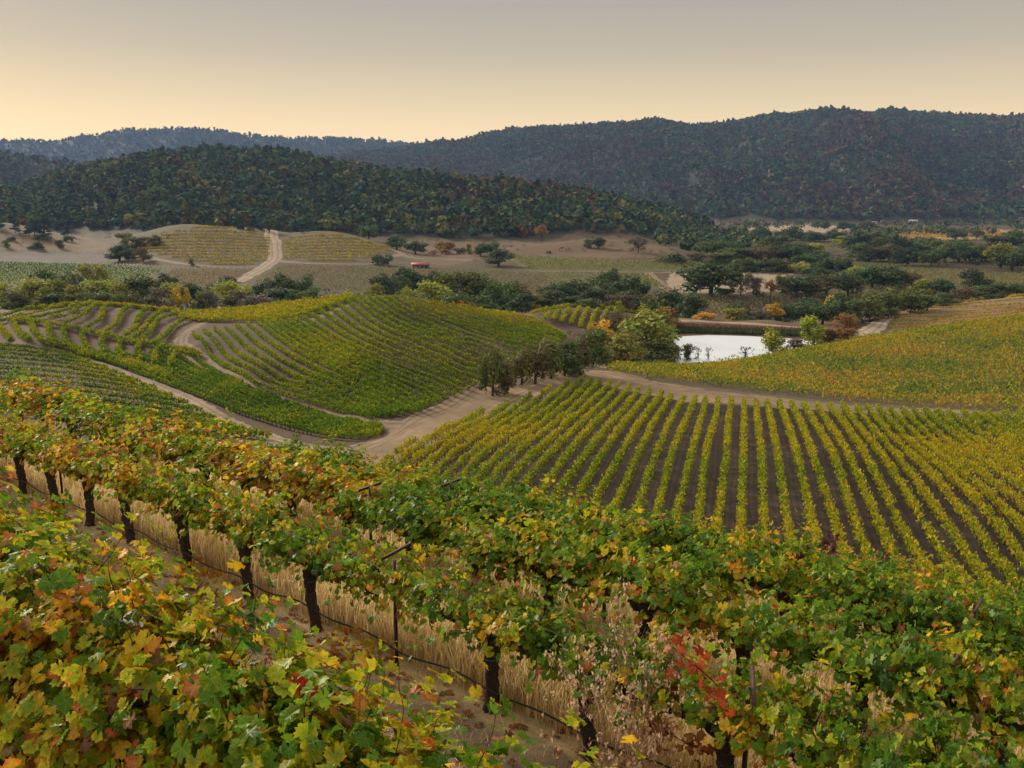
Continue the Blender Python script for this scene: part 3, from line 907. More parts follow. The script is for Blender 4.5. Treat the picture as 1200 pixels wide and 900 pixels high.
for k_, (g_, stg, lab) in enumerate(TERR):
    W_ = on_land(cz(g_), 170, 420)
    white = 4 <= k_ <= 12
    vine_row(W_, lab, 'terrace rows on the left hill', dens=56, hw=0.9 if k_ > 3 else 1.0, h0=0.65, h1=1.95, size=0.48, stage=stg, spread=0.13,
             trunk=1.5 if white else 1.9, post_tint=(0.42, 0.38, 0.33) if white else (0.16, 0.12, 0.09), tr=0.07)
# ---- dark block at the left, rows lying across the view
DARK = [[(-70, 404), (0, 407), (50, 412), (88, 419)], [(-70, 420), (0, 423), (90, 431), (150, 444)], [(-70, 442), (0, 445), (110, 452), (212, 472)], [(-70, 466), (0, 469), (130, 480), (268, 502)], [(-70, 482), (60, 490), (180, 500), (318, 517)]]
st_dark = lambda x, y: 0.30 + 0.45 * (fbm(x / 13, y / 13, 71, 3) - 0.5)
for k_, g_ in enumerate(guided_rows(DARK, 14)):
    vine_row(on_land(g_, 140, 330), 'mottled dark vine row left of the sandy road, %s from the far end' % ordinal(k_ + 1), 'vine rows in the dark block at the left',
             dens=26, hw=0.48, h0=0.5, h1=1.5, size=0.5, stage=st_dark, spread=0.16)
# ---- small vine hill beside the pond trees (scale 5.217, origin 550, 340)
cs = lambda pts: [(550 + a / 5.217, 340 + b / 5.217) for a, b in pts]
st_small = lambda x, y: 0.42 + 0.2 * (fbm(x / 9, y / 9, 73, 3) - 0.5)
SM = [[(385, 152), (500, 126), (620, 106), (740, 97), (860, 106), (1040, 140)]] + [[(500 + 58 * k, 150 - 14 * k + 1.9 * k * k), (480 + 56 * k, 166 - 9 * k + 2 * k * k), (455 + 55 * k, 190 + 3 * k + 2 * k * k)] for k in range(8)]
for k_, g_ in enumerate(SM):
    vine_row(on_land(cs(g_), 290, 420), 'green row along the skyline of the small vine hill by the pond' if k_ == 0 else 'short bright vine row on the small hill by the pond, %s from the left' % ordinal(k_), 'vine rows on the small hill by the pond',
             dens=30, hw=0.75, h0=0.4, h1=1.8, size=0.55, stage=st_small, spread=0.1, trunk=0)
# ---- contour field beyond the golden hill, far right
CONT = [[(1044, 389), (1075, 388), (1105, 385), (1150, 377)], [(1040, 381), (1080, 381.5), (1130, 378), (1200, 370), (1290, 362)], [(1050, 372), (1090, 373), (1140, 370), (1200, 364), (1290, 355)], [(1075, 362), (1120, 362), (1160, 360), (1200, 357), (1290, 346)], [(1090, 358), (1130, 354), (1165, 350), (1200, 346), (1290, 336)]]
st_cont = lambda x, y: 0.60 + 0.25 * (fbm(x / 16, y / 16, 75, 3) - 0.5) - 0.25 * smooth(372, 352, y)
for k_, g_ in enumerate(guided_rows(CONT, 9)):
    vine_row(on_land(g_, 330, 520), 'golden contour vine row on the slope behind the golden hill, %s from below' % ordinal(k_ + 1), 'contour vine rows behind the golden hill',
             dens=22, hw=0.55, h0=0.35, h1=1.25, size=0.5, stage=st_cont, spread=0.13, trunk=0)

def fill_poly(poly, ymin, ymax, step_along, spacing, ang, jitter=0.3):
    """points along parallel planting lines inside a plot given in photo pixels"""
    poly = np.array(poly, float)
    Wp = hit(poly, ymin, ymax)[:, :2]
    d = np.array([math.sin(ang), math.cos(ang)]); pn = np.array([d[1], -d[0]])
    a = Wp @ d; b = Wp @ pn
    A_, B_ = np.meshgrid(np.arange(a.min() - 20, a.max() + 20, step_along), np.arange(b.min() - 20, b.max() + 20, spacing))
    A_ = A_ + rng.uniform(-.5, .5, A_.shape) * step_along
    B_ = B_ + rng.normal(0, jitter, B_.shape)
    P = A_.reshape(-1, 1) * d + B_.reshape(-1, 1) * pn
    P = P[(P[:, 1] > ymin) & (P[:, 1] < ymax)]
    z = H(P[:, 0], P[:, 1])
    px, py = to_px(P[:, 0], P[:, 1], z)
    return P[in_poly(px, py, [tuple(p) for p in poly])]

def stuff_vines(name, poly, ymin, ymax, label, stage, spacing=2.4, per=3, step=0.5, size=0.5, h=(0.4, 1.7), ang=0.3, spread=0.14, jitter=0.45, upv=0.9, mute=1.0, gain=1.0):
    P = fill_poly(poly, ymin, ymax, step, spacing, ang, jitter)
    P = np.repeat(P, per, 0) + rng.normal(0, 0.35, (len(P) * per, 2))
    n = len(P)
    z = H(P[:, 0], P[:, 1]) + rng.uniform(h[0], h[1], n) * (0.8 + 0.4 * vnoise(P[:, 0] / 2, P[:, 1] / 2, 31))
    cen = np.concatenate([P, z[:, None]], 1)
    td = norm(rng.normal(0, 0.7, (n, 3)) + np.array([0, 0, upv])); nr_ = rand_dirs(n, 0.5)
    nr_ = norm(nr_ - td * (nr_ * td).sum(1, keepdims=True))
    ln = size * rng.uniform(0.7, 1.5, n)
    V, Q = quads(cen, td, nr_, ln, ln * rng.uniform(0.4, 0.8, n))
    colr = palette(stage(P[:, 0], P[:, 1]) + rng.normal(0, spread, n)) * rng.uniform(0.7, 1.25, (n, 1))
    if mute < 1:
        g = colr.mean(1, keepdims=True); colr = colr * mute + (g * 0.9 + np.array([[0.03, 0.02, 0.008]])) * (1 - mute)
    me = make_mesh(name, [(V, Q, colr * gain, 0)], [M_leafmass])
    return tag(link(name, me), label, 'vineyard', None, 'stuff')

st_gold = lambda x, y: 0.485 + 0.62 * (fbm(x / 17, y / 17, 81, 4) - 0.5) + 0.30 * (vnoise(x / 2.2, y / 2.2, 83) - 0.5) - 0.10 * smooth(255, 310, y) + 0.10 * smooth(190, 165, y) * smooth(70, 100, x)
stuff_vines('vineyard', [(712, 433), (760, 429), (850, 424.5), (920, 411), (985, 402), (1050, 390), (1120, 379), (1200, 366), (1330, 346), (1330, 489), (1200, 484), (1000, 471), (850, 456), (760, 444), (716, 437)], 140, 330,
            'golden and green vines massed over the rounded hill in front of the pond', st_gold, 2.2, 6, 0.5, 0.5, (0.35, 1.85), ang=-1.1, spread=0.13, gain=0.92, mute=0.94)

# ------------------------------------------------------------------ valley-floor vineyards (too far to part into rows)
k4 = dict(spacing=2.9, per=1, step=1.0, size=1.0, h=(0.3, 1.5), jitter=0.35, gain=0.66)
stuff_vines('vineyard', [(-60, 307), (0, 308), (120, 311), (195, 316), (150, 335), (60, 345), (-60, 345)], 540, 850, 'flat green vineyard on the valley floor at the left', lambda x, y: 0.16 + 0.22 * smooth(700, 590, y) + 0.1 * (fbm(x / 30, y / 30, 1, 3) - 0.5), mute=0.95, ang=-0.25, **k4)
stuff_vines('vineyard', [(202, 317), (294, 317), (268, 334), (165, 340)], 540, 800, 'russet flat vineyard left of the pale far road', lambda x, y: 0.66 + 0.15 * (fbm(x / 30, y / 30, 2, 3) - 0.5), mute=0.6, ang=-0.25, **k4)
stuff_vines('vineyard', [(330, 311), (420, 313), (615, 320), (755, 321), (640, 345), (300, 340), (300, 330)], 520, 840, 'broad olive-brown flat vineyard in the middle of the valley', lambda x, y: 0.57 + 0.12 * (fbm(x / 40, y / 40, 3, 3) - 0.5) - 0.18 * smooth(740, 790, y), mute=0.5, ang=0.1, **k4)
stuff_vines('vineyard', [(595, 300), (680, 303), (760, 306), (836, 308), (836, 317), (640, 316), (622, 316)], 600, 920, 'yellow-green vineyard below the bare tan slope', lambda x, y: 0.47 + 0.16 * (fbm(x / 25, y / 25, 4, 3) - 0.5), mute=0.8, ang=0.5, **k4)
stuff_vines('vineyard', [(705, 322), (758, 321.5), (778, 337), (690, 337)], 520, 720, 'small bright green vineyard triangle beside the straw field', lambda x, y: 0.42 + 0.1 * (fbm(x / 25, y / 25, 5, 3) - 0.5), mute=0.8, ang=0.4, **k4)
stuff_vines('vineyard', [(800, 347.5), (978, 347.5), (978, 372), (790, 374)], 430, 560, 'olive-brown vineyard between the oaks and the pond dam', lambda x, y: 0.62 + 0.12 * (fbm(x / 25, y / 25, 6, 3) - 0.5), mute=0.55, ang=0.0, **k4)
stuff_vines('vineyard', [(966, 306), (1040, 310), (1130, 319), (1300, 324), (1300, 343), (960, 348)], 490, 780, 'flat green and olive vineyard round the lone oak at the right', lambda x, y: 0.55 - 0.2 * smooth(640, 720, y) + 0.12 * (fbm(x / 30, y / 30, 7, 3) - 0.5), mute=0.65, ang=0.3, **k4)
stuff_vines('vineyard', [(1064, 272), (1170, 270), (1180, 278), (1045, 280)], 1000, 2100, 'orange-brown vineyard strip far across the valley', lambda x, y: 0.78 + 0.1 * (fbm(x / 60, y / 60, 8, 3) - 0.5), spacing=5.0, per=1, step=2.5, size=2.2, h=(0.3, 1.8), mute=0.8, ang=0.3)
# contour rows on the two far knolls
def knoll_rows(poly, y_list, nm, col, grp):
    poly = np.array(poly, float)
    for k, (y0, bow) in enumerate(y_list):
        xs = np.linspace(poly[:, 0].min(), poly[:, 0].max(), 60)
        u = (xs - xs.mean()) / (np.ptp(xs) / 2)
        ys = y0 + bow * u * u
        ok = in_poly(xs, ys, [tuple(p) for p in poly])
        if ok.sum() < 6:
            continue
        W_ = hit(np.stack([xs[ok], ys[ok]], 1), 600, 1150)[:, :2]
        W_ = curve(W_[np.argsort(W_[:, 0])], 1.0)
        vine_row(W_, 'contour vine row on the %s, %s from its top' % (nm, ordinal(k + 1)), grp, dens=7, hw=0.8, h0=0.3, h1=1.7, size=1.1, stage=col, spread=0.10, trunk=0, shoots=0.1)
st_kn = lambda x, y: 0.54 + 0.22 * (fbm(x / 18, y / 18, 9, 3) - 0.5)
knoll_rows([(160, 291), (190, 276), (215, 267.5), (240, 265), (275, 266.5), (300, 272), (318, 280), (319, 298), (312, 308), (270, 311), (225, 308), (180, 298)], [(266.5 + 3.9 * k, 7 - 0.7 * k) for k in range(12)], 'left far knoll', st_kn, 'contour vine rows on the left far knoll')
knoll_rows([(329, 277), (360, 273.5), (400, 275), (440, 284), (462, 292), (440, 303), (400, 307), (330, 304)], [(275.5 + 3.7 * k, 6 - 0.7 * k) for k in range(9)], 'right far knoll', st_kn, 'contour vine rows on the right far knoll')

# ------------------------------------------------------------------ reeds on the dam
def reeds(px0, px1, yd, n, h, tint, label, dy=3.0):
    px = rng.uniform(px0, px1, n)
    line = np.interp(px, [770, 800, 860, 930, 1000], yd)
    W_ = hit(np.stack([px, line + rng.uniform(-dy, dy, n)], 1), 290, 420)
    n = len(W_)
    td = norm(rng.normal(0, 0.18, (n, 3)) + np.array([0, 0, 1.0]))
    ln = h * rng.uniform(0.7, 1.3, n)
    nr_ = rand_dirs(n); nr_ = norm(nr_ - td * (nr_ * td).sum(1, keepdims=True))
    V, Q = quads(W_ + td * ln[:, None] * 0.45, td, nr_, ln, np.full(n, 0.35))
    me = make_mesh('reeds', [(V, Q, np.array(tint) * rng.uniform(0.6, 1.4, (n, 1)), 0)], [M_reed])
    tag(link('reeds', me), label, 'reeds', None, 'stuff')
reeds(768, 1000, [383, 382.5, 385, 388, 391], 5200, 1.1, (0.20, 0.088, 0.04), 'rust-red reeds along the dam below the pond road', 1.6)
reeds(772, 1000, [390, 388.5, 389.5, 392, 395], 6500, 1.3, (0.045, 0.065, 0.022), 'dark green reeds at the far water edge of the pond', 2.6)

# ------------------------------------------------------------------ trees
def crown_cloud(clusters, n, leaf, flat=0.85, shell=0.55, airy=0.0):
    """leaf clumps spread through ellipsoid clusters (cx, cy, cz, rx, rz)"""
    cl = np.array(clusters, float)
    w = cl[:, 3] ** 2; w = w / w.sum()
    k = rng.choice(len(cl), n, p=w)
    d = rand_dirs(n)
    r = (shell + (1 - shell) * rng.random(n) ** 0.6) * (1 + 0.16 * rng.normal(size=n))
    c = cl[k]
    off = d * r[:, None] * np.stack([c[:, 3], c[:, 3], c[:, 4]], 1)
    cen = c[:, :3] + off
    nr_ = norm(d + np.array([0, 0, 0.35]) + rng.normal(0, 0.45, (n, 3)))
    td = rand_dirs(n); td = norm(td - nr_ * (td * nr_).sum(1, keepdims=True))
    ln = leaf * rng.uniform(0.6, 1.5, n)
    V, Q = quads(cen, td, nr_, ln, ln * rng.uniform(0.55, 0.95, n))
    cvar = rng.uniform(0.78, 1.28, len(cl))
    hue = rng.normal(0, 0.06, (len(cl), 3))
    t = (cvar[k] * rng.uniform(0.75, 1.25, n))[:, None] * (1 + hue[k] + rng.normal(0, 0.05, (n, 3)))
    return V, Q, np.clip(t, 0.2, 2.2)

def build_tree(kind, seed):
    """unit-height crown and trunk meshes"""
    global rng
    keep = rng; rng = np.random.default_rng(seed)
    tw = []
    cl = []
    TB = (0.060, 0.046, 0.036)
    if kind == 'oak':          # broad crown of many heads on a short visible trunk, half-width 0.55
        for _ in range(22):
            a = rng.uniform(0, 6.28); r = 0.40 * math.sqrt(rng.random()); zz = rng.uniform(0.30, 0.84) - 0.30 * (r / 0.4) ** 2 * rng.random()
            s = rng.uniform(0.14, 0.22); cl.append((r * math.cos(a), r * math.sin(a), max(zz, 0.2), s, s * 0.8))
        n, leaf, tr = 2100, 0.066, 0.045
    elif kind == 'round':      # leafy to the ground, half-width 0.5
        for _ in range(20):
            a = rng.uniform(0, 6.28); zz = rng.uniform(0.12, 0.84); r = 0.40 * math.sqrt(max(0.05, 1 - ((zz - 0.42) / 0.55) ** 2)) * rng.uniform(0.3, 1)
            s = rng.uniform(0.13, 0.2); cl.append((r * math.cos(a), r * math.sin(a), zz, s, s * 0.85))
        n, leaf, tr = 2000, 0.062, 0.03
    elif kind == 'airy':       # upright, light foliage, half-width 0.38
        for _ in range(16):
            zz = rng.uniform(0.25, 0.9); a = rng.uniform(0, 6.28); r = 0.27 * rng.random() * (1.15 - abs(zz - 0.5))
            s = rng.uniform(0.09, 0.15); cl.append((r * math.cos(a), r * math.sin(a), zz, s, s * 1.05))
        n, leaf, tr = 1300, 0.056, 0.025
    elif kind == 'thin':       # half-bare, twigs showing, half-width 0.45
        for _ in range(20):
            a = rng.uniform(0, 6.28); r = 0.38 * math.sqrt(rng.random()); zz = rng.uniform(0.35, 0.9) - 0.2 * (r / 0.38) ** 2
            s = rng.uniform(0.11, 0.17); cl.append((r * math.cos(a), r * math.sin(a), zz, s, s))
        n, leaf, tr = 1700, 0.046, 0.03
    elif kind == 'bush':       # low mound, half-width 0.8 of the height
        for _ in range(14):
            a = rng.uniform(0, 6.28); r = 0.55 * math.sqrt(rng.random()); zz = rng.uniform(0.2, 0.75) - 0.3 * (r / 0.55) ** 2
            s = rng.uniform(0.2, 0.3); cl.append((r * math.cos(a), r * math.sin(a), max(zz, 0.15), s, s * 0.8))
        n, leaf, tr = 900, 0.10, 0.03
    elif kind == 'conifer':    # pointed, half-width 0.28
        for _ in range(26):
            zz = rng.uniform(0.1, 0.97); a = rng.uniform(0, 6.28); rr = 0.24 * (1.02 - zz)
            cl.append((rr * math.cos(a), rr * math.sin(a), zz, 0.05 + 0.13 * (1 - zz), 0.05))
        n, leaf, tr = 900, 0.055, 0.022
    elif kind == 'bare':       # leafless twigs with a few last leaves
        for _ in range(10):
            a = rng.uniform(0, 6.28); r = 0.25 * rng.random(); cl.append((r * math.cos(a), r * math.sin(a), rng.uniform(0.4, 0.95), 0.08, 0.08))
        n, leaf, tr = 90, 0.05, 0.028
    # trunk and limbs
    lean = rng.normal(0, 0.03, 2)
    top = 0.5 if kind not in ('conifer', 'airy') else 0.9
    pts = [(0, 0, -0.04), (lean[0] * 0.4, lean[1] * 0.4, top * 0.4), (lean[0], lean[1], top)]
    tw.append(tubeparts(curve(pts, 0.06), np.linspace(tr, tr * 0.5, len(curve(pts, 0.06))), TB, 0, 7))
    lim = cl if kind in ('bare', 'thin') else cl[:9]
    for c in lim:
        s = np.array((lean[0] * 0.5, lean[1] * 0.5, min(0.16 + 0.3 * rng.random(), c[2] * 0.8)))
        m = (s + np.array(c[:3])) / 2 + np.array((0, 0, -0.03)) + rng.normal(0, 0.025, 3)
        P = curve([s, m, np.array(c[:3])], 0.07)
        tw.append(tubeparts(P, np.linspace(tr * 0.5, tr * 0.12, len(P)), TB, 0, 5))
        if kind in ('bare', 'thin'):
            for _ in range(4):
                e = np.array(c[:3]) + rand_dirs(1)[0] * 0.11 + np.array((0, 0, 0.05))
                P = resample([np.array(c[:3]), (np.array(c[:3]) + e) / 2 + rng.normal(0, 0.01, 3), e], 0.05)
                tw.append(tubeparts(P, np.linspace(tr * 0.16, tr * 0.07, len(P)), TB, 0, 4))
    V, Q, t = crown_cloud(cl, n, leaf)
    if kind != 'bare':        # stray sprays break the outline
        m = n // 8
        k = rng.choice(len(V) // 4, m)
        c0 = V.reshape(-1, 4, 3)[k].mean(1)
        cc = np.array([0, 0, 0.5]); o = norm(c0 - cc)
        nr_ = rand_dirs(m); td = norm(o + rng.normal(0, .5, (m, 3))); nr_ = norm(nr_ - td * (nr_ * td).sum(1, keepdims=True))
        V2, Q2 = quads(c0 + o * rng.uniform(0.02, 0.09, m)[:, None], td, nr_, np.full(m, leaf * 0.9), np.full(m, leaf * 0.5))
        V = np.concatenate([V, V2]); Q = np.concatenate([Q, Q2 + len(V) - len(V2)]); t = np.concatenate([t, t[k]])
    crown = make_mesh('crown', [(V, Q, t, 0)], [M_crown])
    trunk = make_mesh('trunk', tw, [M_treebark])
    rng = keep
    half = np.percentile(np.abs(V[:, :2]), 97)
    ztop = np.percentile(V[:, 2], 99.3)
    return crown, trunk, half, ztop

TREES = {k: [build_tree(k, 100 + 17 * i + len(k)) for i in range(v)] for k, v in dict(oak=5, round=4, airy=3, thin=3, bush=3, conifer=2, bare=2).items()}
COL = dict(dark=(0.055, 0.084, 0.034), green=(0.085, 0.122, 0.036), olive=(0.120, 0.130, 0.034), willow=(0.28, 0.29, 0.05), lime=(0.29, 0.31, 0.03), yellow=(0.50, 0.37, 0.03),
           gold=(0.46, 0.28, 0.03), rust=(0.23, 0.125, 0.038), brown=(0.125, 0.092, 0.042), grey=(0.15, 0.122, 0.082), blue=(0.030, 0.052, 0.042), mixed=(0.20, 0.185, 0.036))
WORDS = dict(dark='dark green', green='mid green', olive='olive green', willow='pale yellow-green', lime='bright yellow-green', yellow='bright yellow', gold='golden orange', rust='rusty orange', brown='brown-green', grey='grey-brown', blue='blue-green', mixed='yellow-olive')
KINDW = dict(oak='oak', round='round tree', airy='slender tree', thin='sparse tree', bush='bush', conifer='conifer', bare='bare tree')
KNAME = dict(oak='oak_tree', round='round_tree', airy='slender_tree', thin='sparse_tree', bush='bush', conifer='conifer_tree', bare='bare_tree')
n_tree = 0
def plant(lst, where, group):
    """lst: (photo column, row of top, row of foot or None, width in columns, kind, colour[, distance])"""
    global n_tree
    cnt = {}
    full = []
    for r in lst:                                  # a broad belt of crown is several trees side by side
        foot = r[2] if r[2] is not None else r[1] + 26
        ratio = r[3] / max(foot - r[1], 6)
        m = 1 if ratio < 1.45 or r[4] in ('bush', 'thin', 'bare') else min(int(math.ceil(ratio / 1.15)), 4)
        for k in range(m):
            q = list(r)
            q[0] = r[0] + (k - (m - 1) / 2) * r[3] / m * 0.9
            q[3] = r[3] / m * (1.35 if m > 1 else 1.0)
            if m > 1:
                q[1] = r[1] + rng.uniform(-1.0, 3.5)
                if q[2] is not None:
                    q[2] = r[2] + rng.uniform(-1.5, 1.0)
                if len(q) > 6:
                    q[6] = r[6] * rng.uniform(0.98, 1.02)
            full.append(tuple(q))
    lst = full
    for r in sorted(lst, key=lambda r: r[0]):
        cnt.setdefault((r[4], r[5]), []).append(r)
    for (kind, colr), rs in cnt.items():
        for k, r in enumerate(rs):
            px, top, foot, wid = r[:4]
            if len(r) > 6:
                Y = r[6] * 0.865 if where.startswith(('in the grove', 'behind the hill', 'in the oak', 'in the wood')) else r[6] * 0.965
                rx, _ = ray(px, 340)
                x, y = float(rx) * Y, Y; z = float(H(x, y))
            else:
                x, y, z = hit([(px, foot)], 100, 3000)[0]
            rx, rz = ray(px, top)
            ht = max(float(rz) * y - z, 1.0)
            wd = wid * 1.1 / F * (y * CP_ - z * SP_)
            crown, trunk, half, ztop = TREES[kind][int(rng.integers(len(TREES[kind])))]
            s = ht / ztop; sx = wd / 2 / half * 1.04
            sx = min(max(sx, 0.5 * s), 2.6 * s)
            pos = '' if len(rs) == 1 else ', ' + ordinal(k + 1) + ' such from left'
            o = thing(KNAME[kind], '%s %s %s%s' % (WORDS[colr], KINDW[kind], where, pos), 'bush' if kind == 'bush' else 'tree', (x, y, z), rng.uniform(0, 6.28), group, (sx, sx, s))
            c = link('crown', crown, o); t = link('trunk', trunk, o)
            mixk = rng.random() * 0.45 if colr in ('dark', 'green') else 0.0
            base = (np.array(COL[colr]) * (1 - mixk) + np.array(COL['olive']) * mixk) * rng.uniform(0.85, 1.18) * rng.uniform(0.93, 1.07, 3)
            c.color = (*base, 1)
            n_tree += 1

# the grove behind the left vineyard hill
plant([(3, 331, None, 24, 'round', 'willow', 500), (15, 344, None, 22, 'bush', 'dark', 480), (33, 326, None, 32, 'round', 'willow', 500), (50, 328, None, 30, 'round', 'willow', 495), (63, 327, None, 24, 'airy', 'lime', 505),
       (57, 344, None, 24, 'round', 'dark', 470), (62, 317, None, 34, 'oak', 'dark', 560), (74, 330, None, 20, 'round', 'olive', 500), (84, 334, None, 24, 'round', 'mixed', 490), (93, 327, None, 24, 'oak', 'dark', 540),
       (110, 311, None, 38, 'round', 'mixed', 560), (113, 328, None, 30, 'round', 'willow', 495), (127, 330, None, 22, 'airy', 'lime', 490), (137, 331, None, 18, 'airy', 'mixed', 485), (147, 341, None, 20, 'bush', 'olive', 470),
       (160, 324, None, 36, 'round', 'olive', 520), (168, 321, None, 20, 'oak', 'green', 545), (184, 337, None, 28, 'round', 'grey', 480), (198, 331, None, 22, 'round', 'willow', 500), (22, 340, None, 20, 'round', 'olive', 475), (98, 342, None, 24, 'round', 'olive', 470), (122, 343, None, 24, 'round', 'green', 470)],
      'in the grove behind the left hill', 'trees in the grove behind the left hill')
plant([(195, 321, None, 22, 'oak', 'dark', 600), (208, 335, None, 12, 'airy', 'yellow', 490), (217, 337, None, 10, 'airy', 'yellow', 490), (222, 332, None, 24, 'oak', 'dark', 540), (243, 335, None, 18, 'round', 'dark', 530),
       (231, 342, None, 26, 'bush', 'olive', 480), (244, 341, None, 14, 'bush', 'grey', 485), (265, 324, None, 26, 'oak', 'dark', 600), (263, 329, None, 30, 'round', 'lime', 520), (286, 334, None, 20, 'bush', 'lime', 540),
       (279, 340, None, 32, 'round', 'brown', 475), (305, 345, None, 30, 'bush', 'grey', 470), (290, 347, None, 20, 'bush', 'grey', 460)],
      'behind the hill, near the work yard', 'trees beside the work yard')
plant([(338, 322, None, 44, 'oak', 'dark', 540), (308, 333, None, 24, 'oak', 'dark', 530), (354, 336, None, 30, 'oak', 'green', 510), (330, 338, None, 34, 'round', 'dark', 505)], 'in the oak clump below the olive field', 'oaks below the olive field')
plant([(411, 342, None, 14, 'bush', 'willow', 480), (438, 333, None, 24, 'round', 'mixed', 490), (455, 321, None, 30, 'oak', 'dark', 540), (472, 323, None, 26, 'oak', 'dark', 545), (487, 314, None, 42, 'oak', 'dark', 580), (507, 319, None, 24, 'oak', 'dark', 580),
       (476, 336, None, 16, 'airy', 'lime', 500), (462, 342, None, 22, 'bush', 'dark', 470), (505, 329, None, 36, 'round', 'willow', 500), (487, 343, None, 40, 'round', 'dark', 455), (540, 320, None, 46, 'round', 'olive', 520),
       (563, 321, None, 38, 'oak', 'green', 530), (588, 329, None, 44, 'round', 'green', 490), (553, 344, None, 56, 'round', 'green', 440), (543, 354, None, 22, 'bush', 'rust', 400), (566, 360, None, 14, 'bush', 'gold', 385), (598, 333, None, 20, 'round', 'mixed', 520), (520, 345, None, 34, 'round', 'olive', 450),
       (612, 344, None, 28, 'round', 'dark', 445), (610, 333, None, 26, 'round', 'brown', 530), (626, 344, None, 16, 'airy', 'mixed', 470), (640, 334, None, 20, 'bush', 'brown', 520)],
      'in the wood behind the green hill crest', 'trees behind the green hill crest')
plant([(655, 330, None, 34, 'oak', 'dark', 520), (680, 327, None, 32, 'oak', 'dark', 530), (642, 340, None, 34, 'round', 'dark', 480), (715, 315, None, 26, 'oak', 'dark', 560), (727, 324, None, 34, 'oak', 'dark', 540), (745, 324, None, 24, 'oak', 'dark', 530),
       (703, 335, None, 40, 'round', 'dark', 480), (736, 340, None, 34, 'round', 'dark', 480), (727, 346, None, 32, 'round', 'brown', 440), (668, 347, None, 34, 'round', 'dark', 455), (692, 350, None, 28, 'round', 'green', 440)],
      'in the grove behind the small vine hill', 'oaks behind the small vine hill')
plant([(758, 346, None, 22, 'bush', 'olive', 450), (776, 343, None, 26, 'oak', 'dark', 440), (795, 341, None, 34, 'oak', 'dark', 440), (812, 345, None, 26, 'round', 'dark', 425), (826, 366, None, 22, 'bush', 'gold', 385), (860, 361, None, 28, 'round', 'mixed', 400), (866, 353, None, 18, 'oak', 'dark', 420),
       (880, 358, None, 20, 'bush', 'brown', 410), (893, 360, None, 26, 'bush', 'grey', 405), (910, 355, None, 18, 'airy', 'gold', 395), (923, 357, None, 22, 'round', 'dark', 400), (945, 350, None, 36, 'oak', 'dark', 410), (966, 352, None, 30, 'oak', 'dark', 405), (990, 343, None, 32, 'oak', 'dark', 420), (978, 346, None, 16, 'airy', 'yellow', 430), (878, 368, None, 22, 'bush', 'dark', 390), (1003, 352, None, 20, 'round', 'dark', 400)],
      'along the back of the pond dam', 'trees along the pond dam')
plant([(832, 306, 347, 54, 'oak', 'dark'), (868, 319, 347, 22, 'thin', 'brown'), (882, 324, 347, 22, 'thin', 'grey'), (890, 340, 347, 14, 'bush', 'green'), (903, 328, 347, 12, 'airy', 'rust'), (917, 321, 347, 16, 'thin', 'olive'), (932, 322, 347, 36, 'oak', 'dark'), (951, 326, 347, 22, 'thin', 'brown'), (968, 321, 347, 40, 'thin', 'olive'), (993, 317, 347, 26, 'oak', 'dark'), (845, 338, 347, 26, 'bush', 'green')],
      'in the line along the straw field', 'trees in the line along the straw field')
plant([(870, 301, 318, 28, 'round', 'green'), (885, 304, 318, 26, 'round', 'olive'), (905, 301, 319, 30, 'oak', 'dark'), (917, 308, 319, 22, 'round', 'green'), (895, 287, 309, 34, 'oak', 'brown'), (919, 285, 308, 46, 'oak', 'dark'), (938, 290, 309, 24, 'oak', 'dark'),
       (838, 278, 300, 40, 'oak', 'green'), (862, 289, 309, 40, 'round', 'green'), (845, 293, 309, 32, 'round', 'olive'), (820, 296, 305, 26, 'bush', 'brown'), (893, 266, 285, 20, 'oak', 'dark'), (880, 279, 298, 34, 'oak', 'dark'), (925, 266, 282, 30, 'oak', 'dark'), (946, 270, 283, 24, 'oak', 'dark'), (960, 270, 283, 24, 'round', 'green'), (978, 269, 283, 20, 'oak', 'dark'),
       (953, 284, 298, 24, 'round', 'lime'), (983, 277, 288, 16, 'round', 'lime'), (948, 295, 313, 34, 'oak', 'dark'), (975, 302, 321, 44, 'oak', 'dark'), (936, 307, 320, 24, 'bush', 'willow'), (958, 314, 328, 40, 'round', 'dark'), (962, 256, 268, 18, 'oak', 'dark'), (992, 260, 270, 18, 'oak', 'dark'), (910, 275, 296, 30, 'round', 'green')],
      'in the middle valley grove', 'trees in the middle valley grove')
plant([(1022, 312, 338, 34, 'oak', 'dark'), (1046, 313, 339, 36, 'oak', 'dark'), (1068, 318, 338, 18, 'oak', 'brown'), (1013, 311, 334, 36, 'round', 'willow'), (1082, 327, 348, 26, 'oak', 'mixed'), (1100, 328, 348, 28, 'oak', 'dark'), (1050, 337, None, 62, 'round', 'olive', 420), (1030, 344, None, 40, 'round', 'olive', 405), (1108, 343, None, 30, 'round', 'green', 450), (1128, 337, None, 24, 'oak', 'brown', 480), (1150, 335, None, 32, 'round', 'green', 500), (1166, 331, None, 24, 'round', 'green', 515), (1182, 332, None, 28, 'round', 'green', 510), (1198, 333, None, 28, 'round', 'green', 510), (1225, 332, None, 34, 'round', 'green', 510), (1142, 314, 340, 28, 'oak', 'dark'), (1013, 347, None, 16, 'airy', 'yellow', 415), (1088, 345, None, 24, 'round', 'green', 430)],
      'behind the golden contour rows', 'trees behind the golden contour rows')
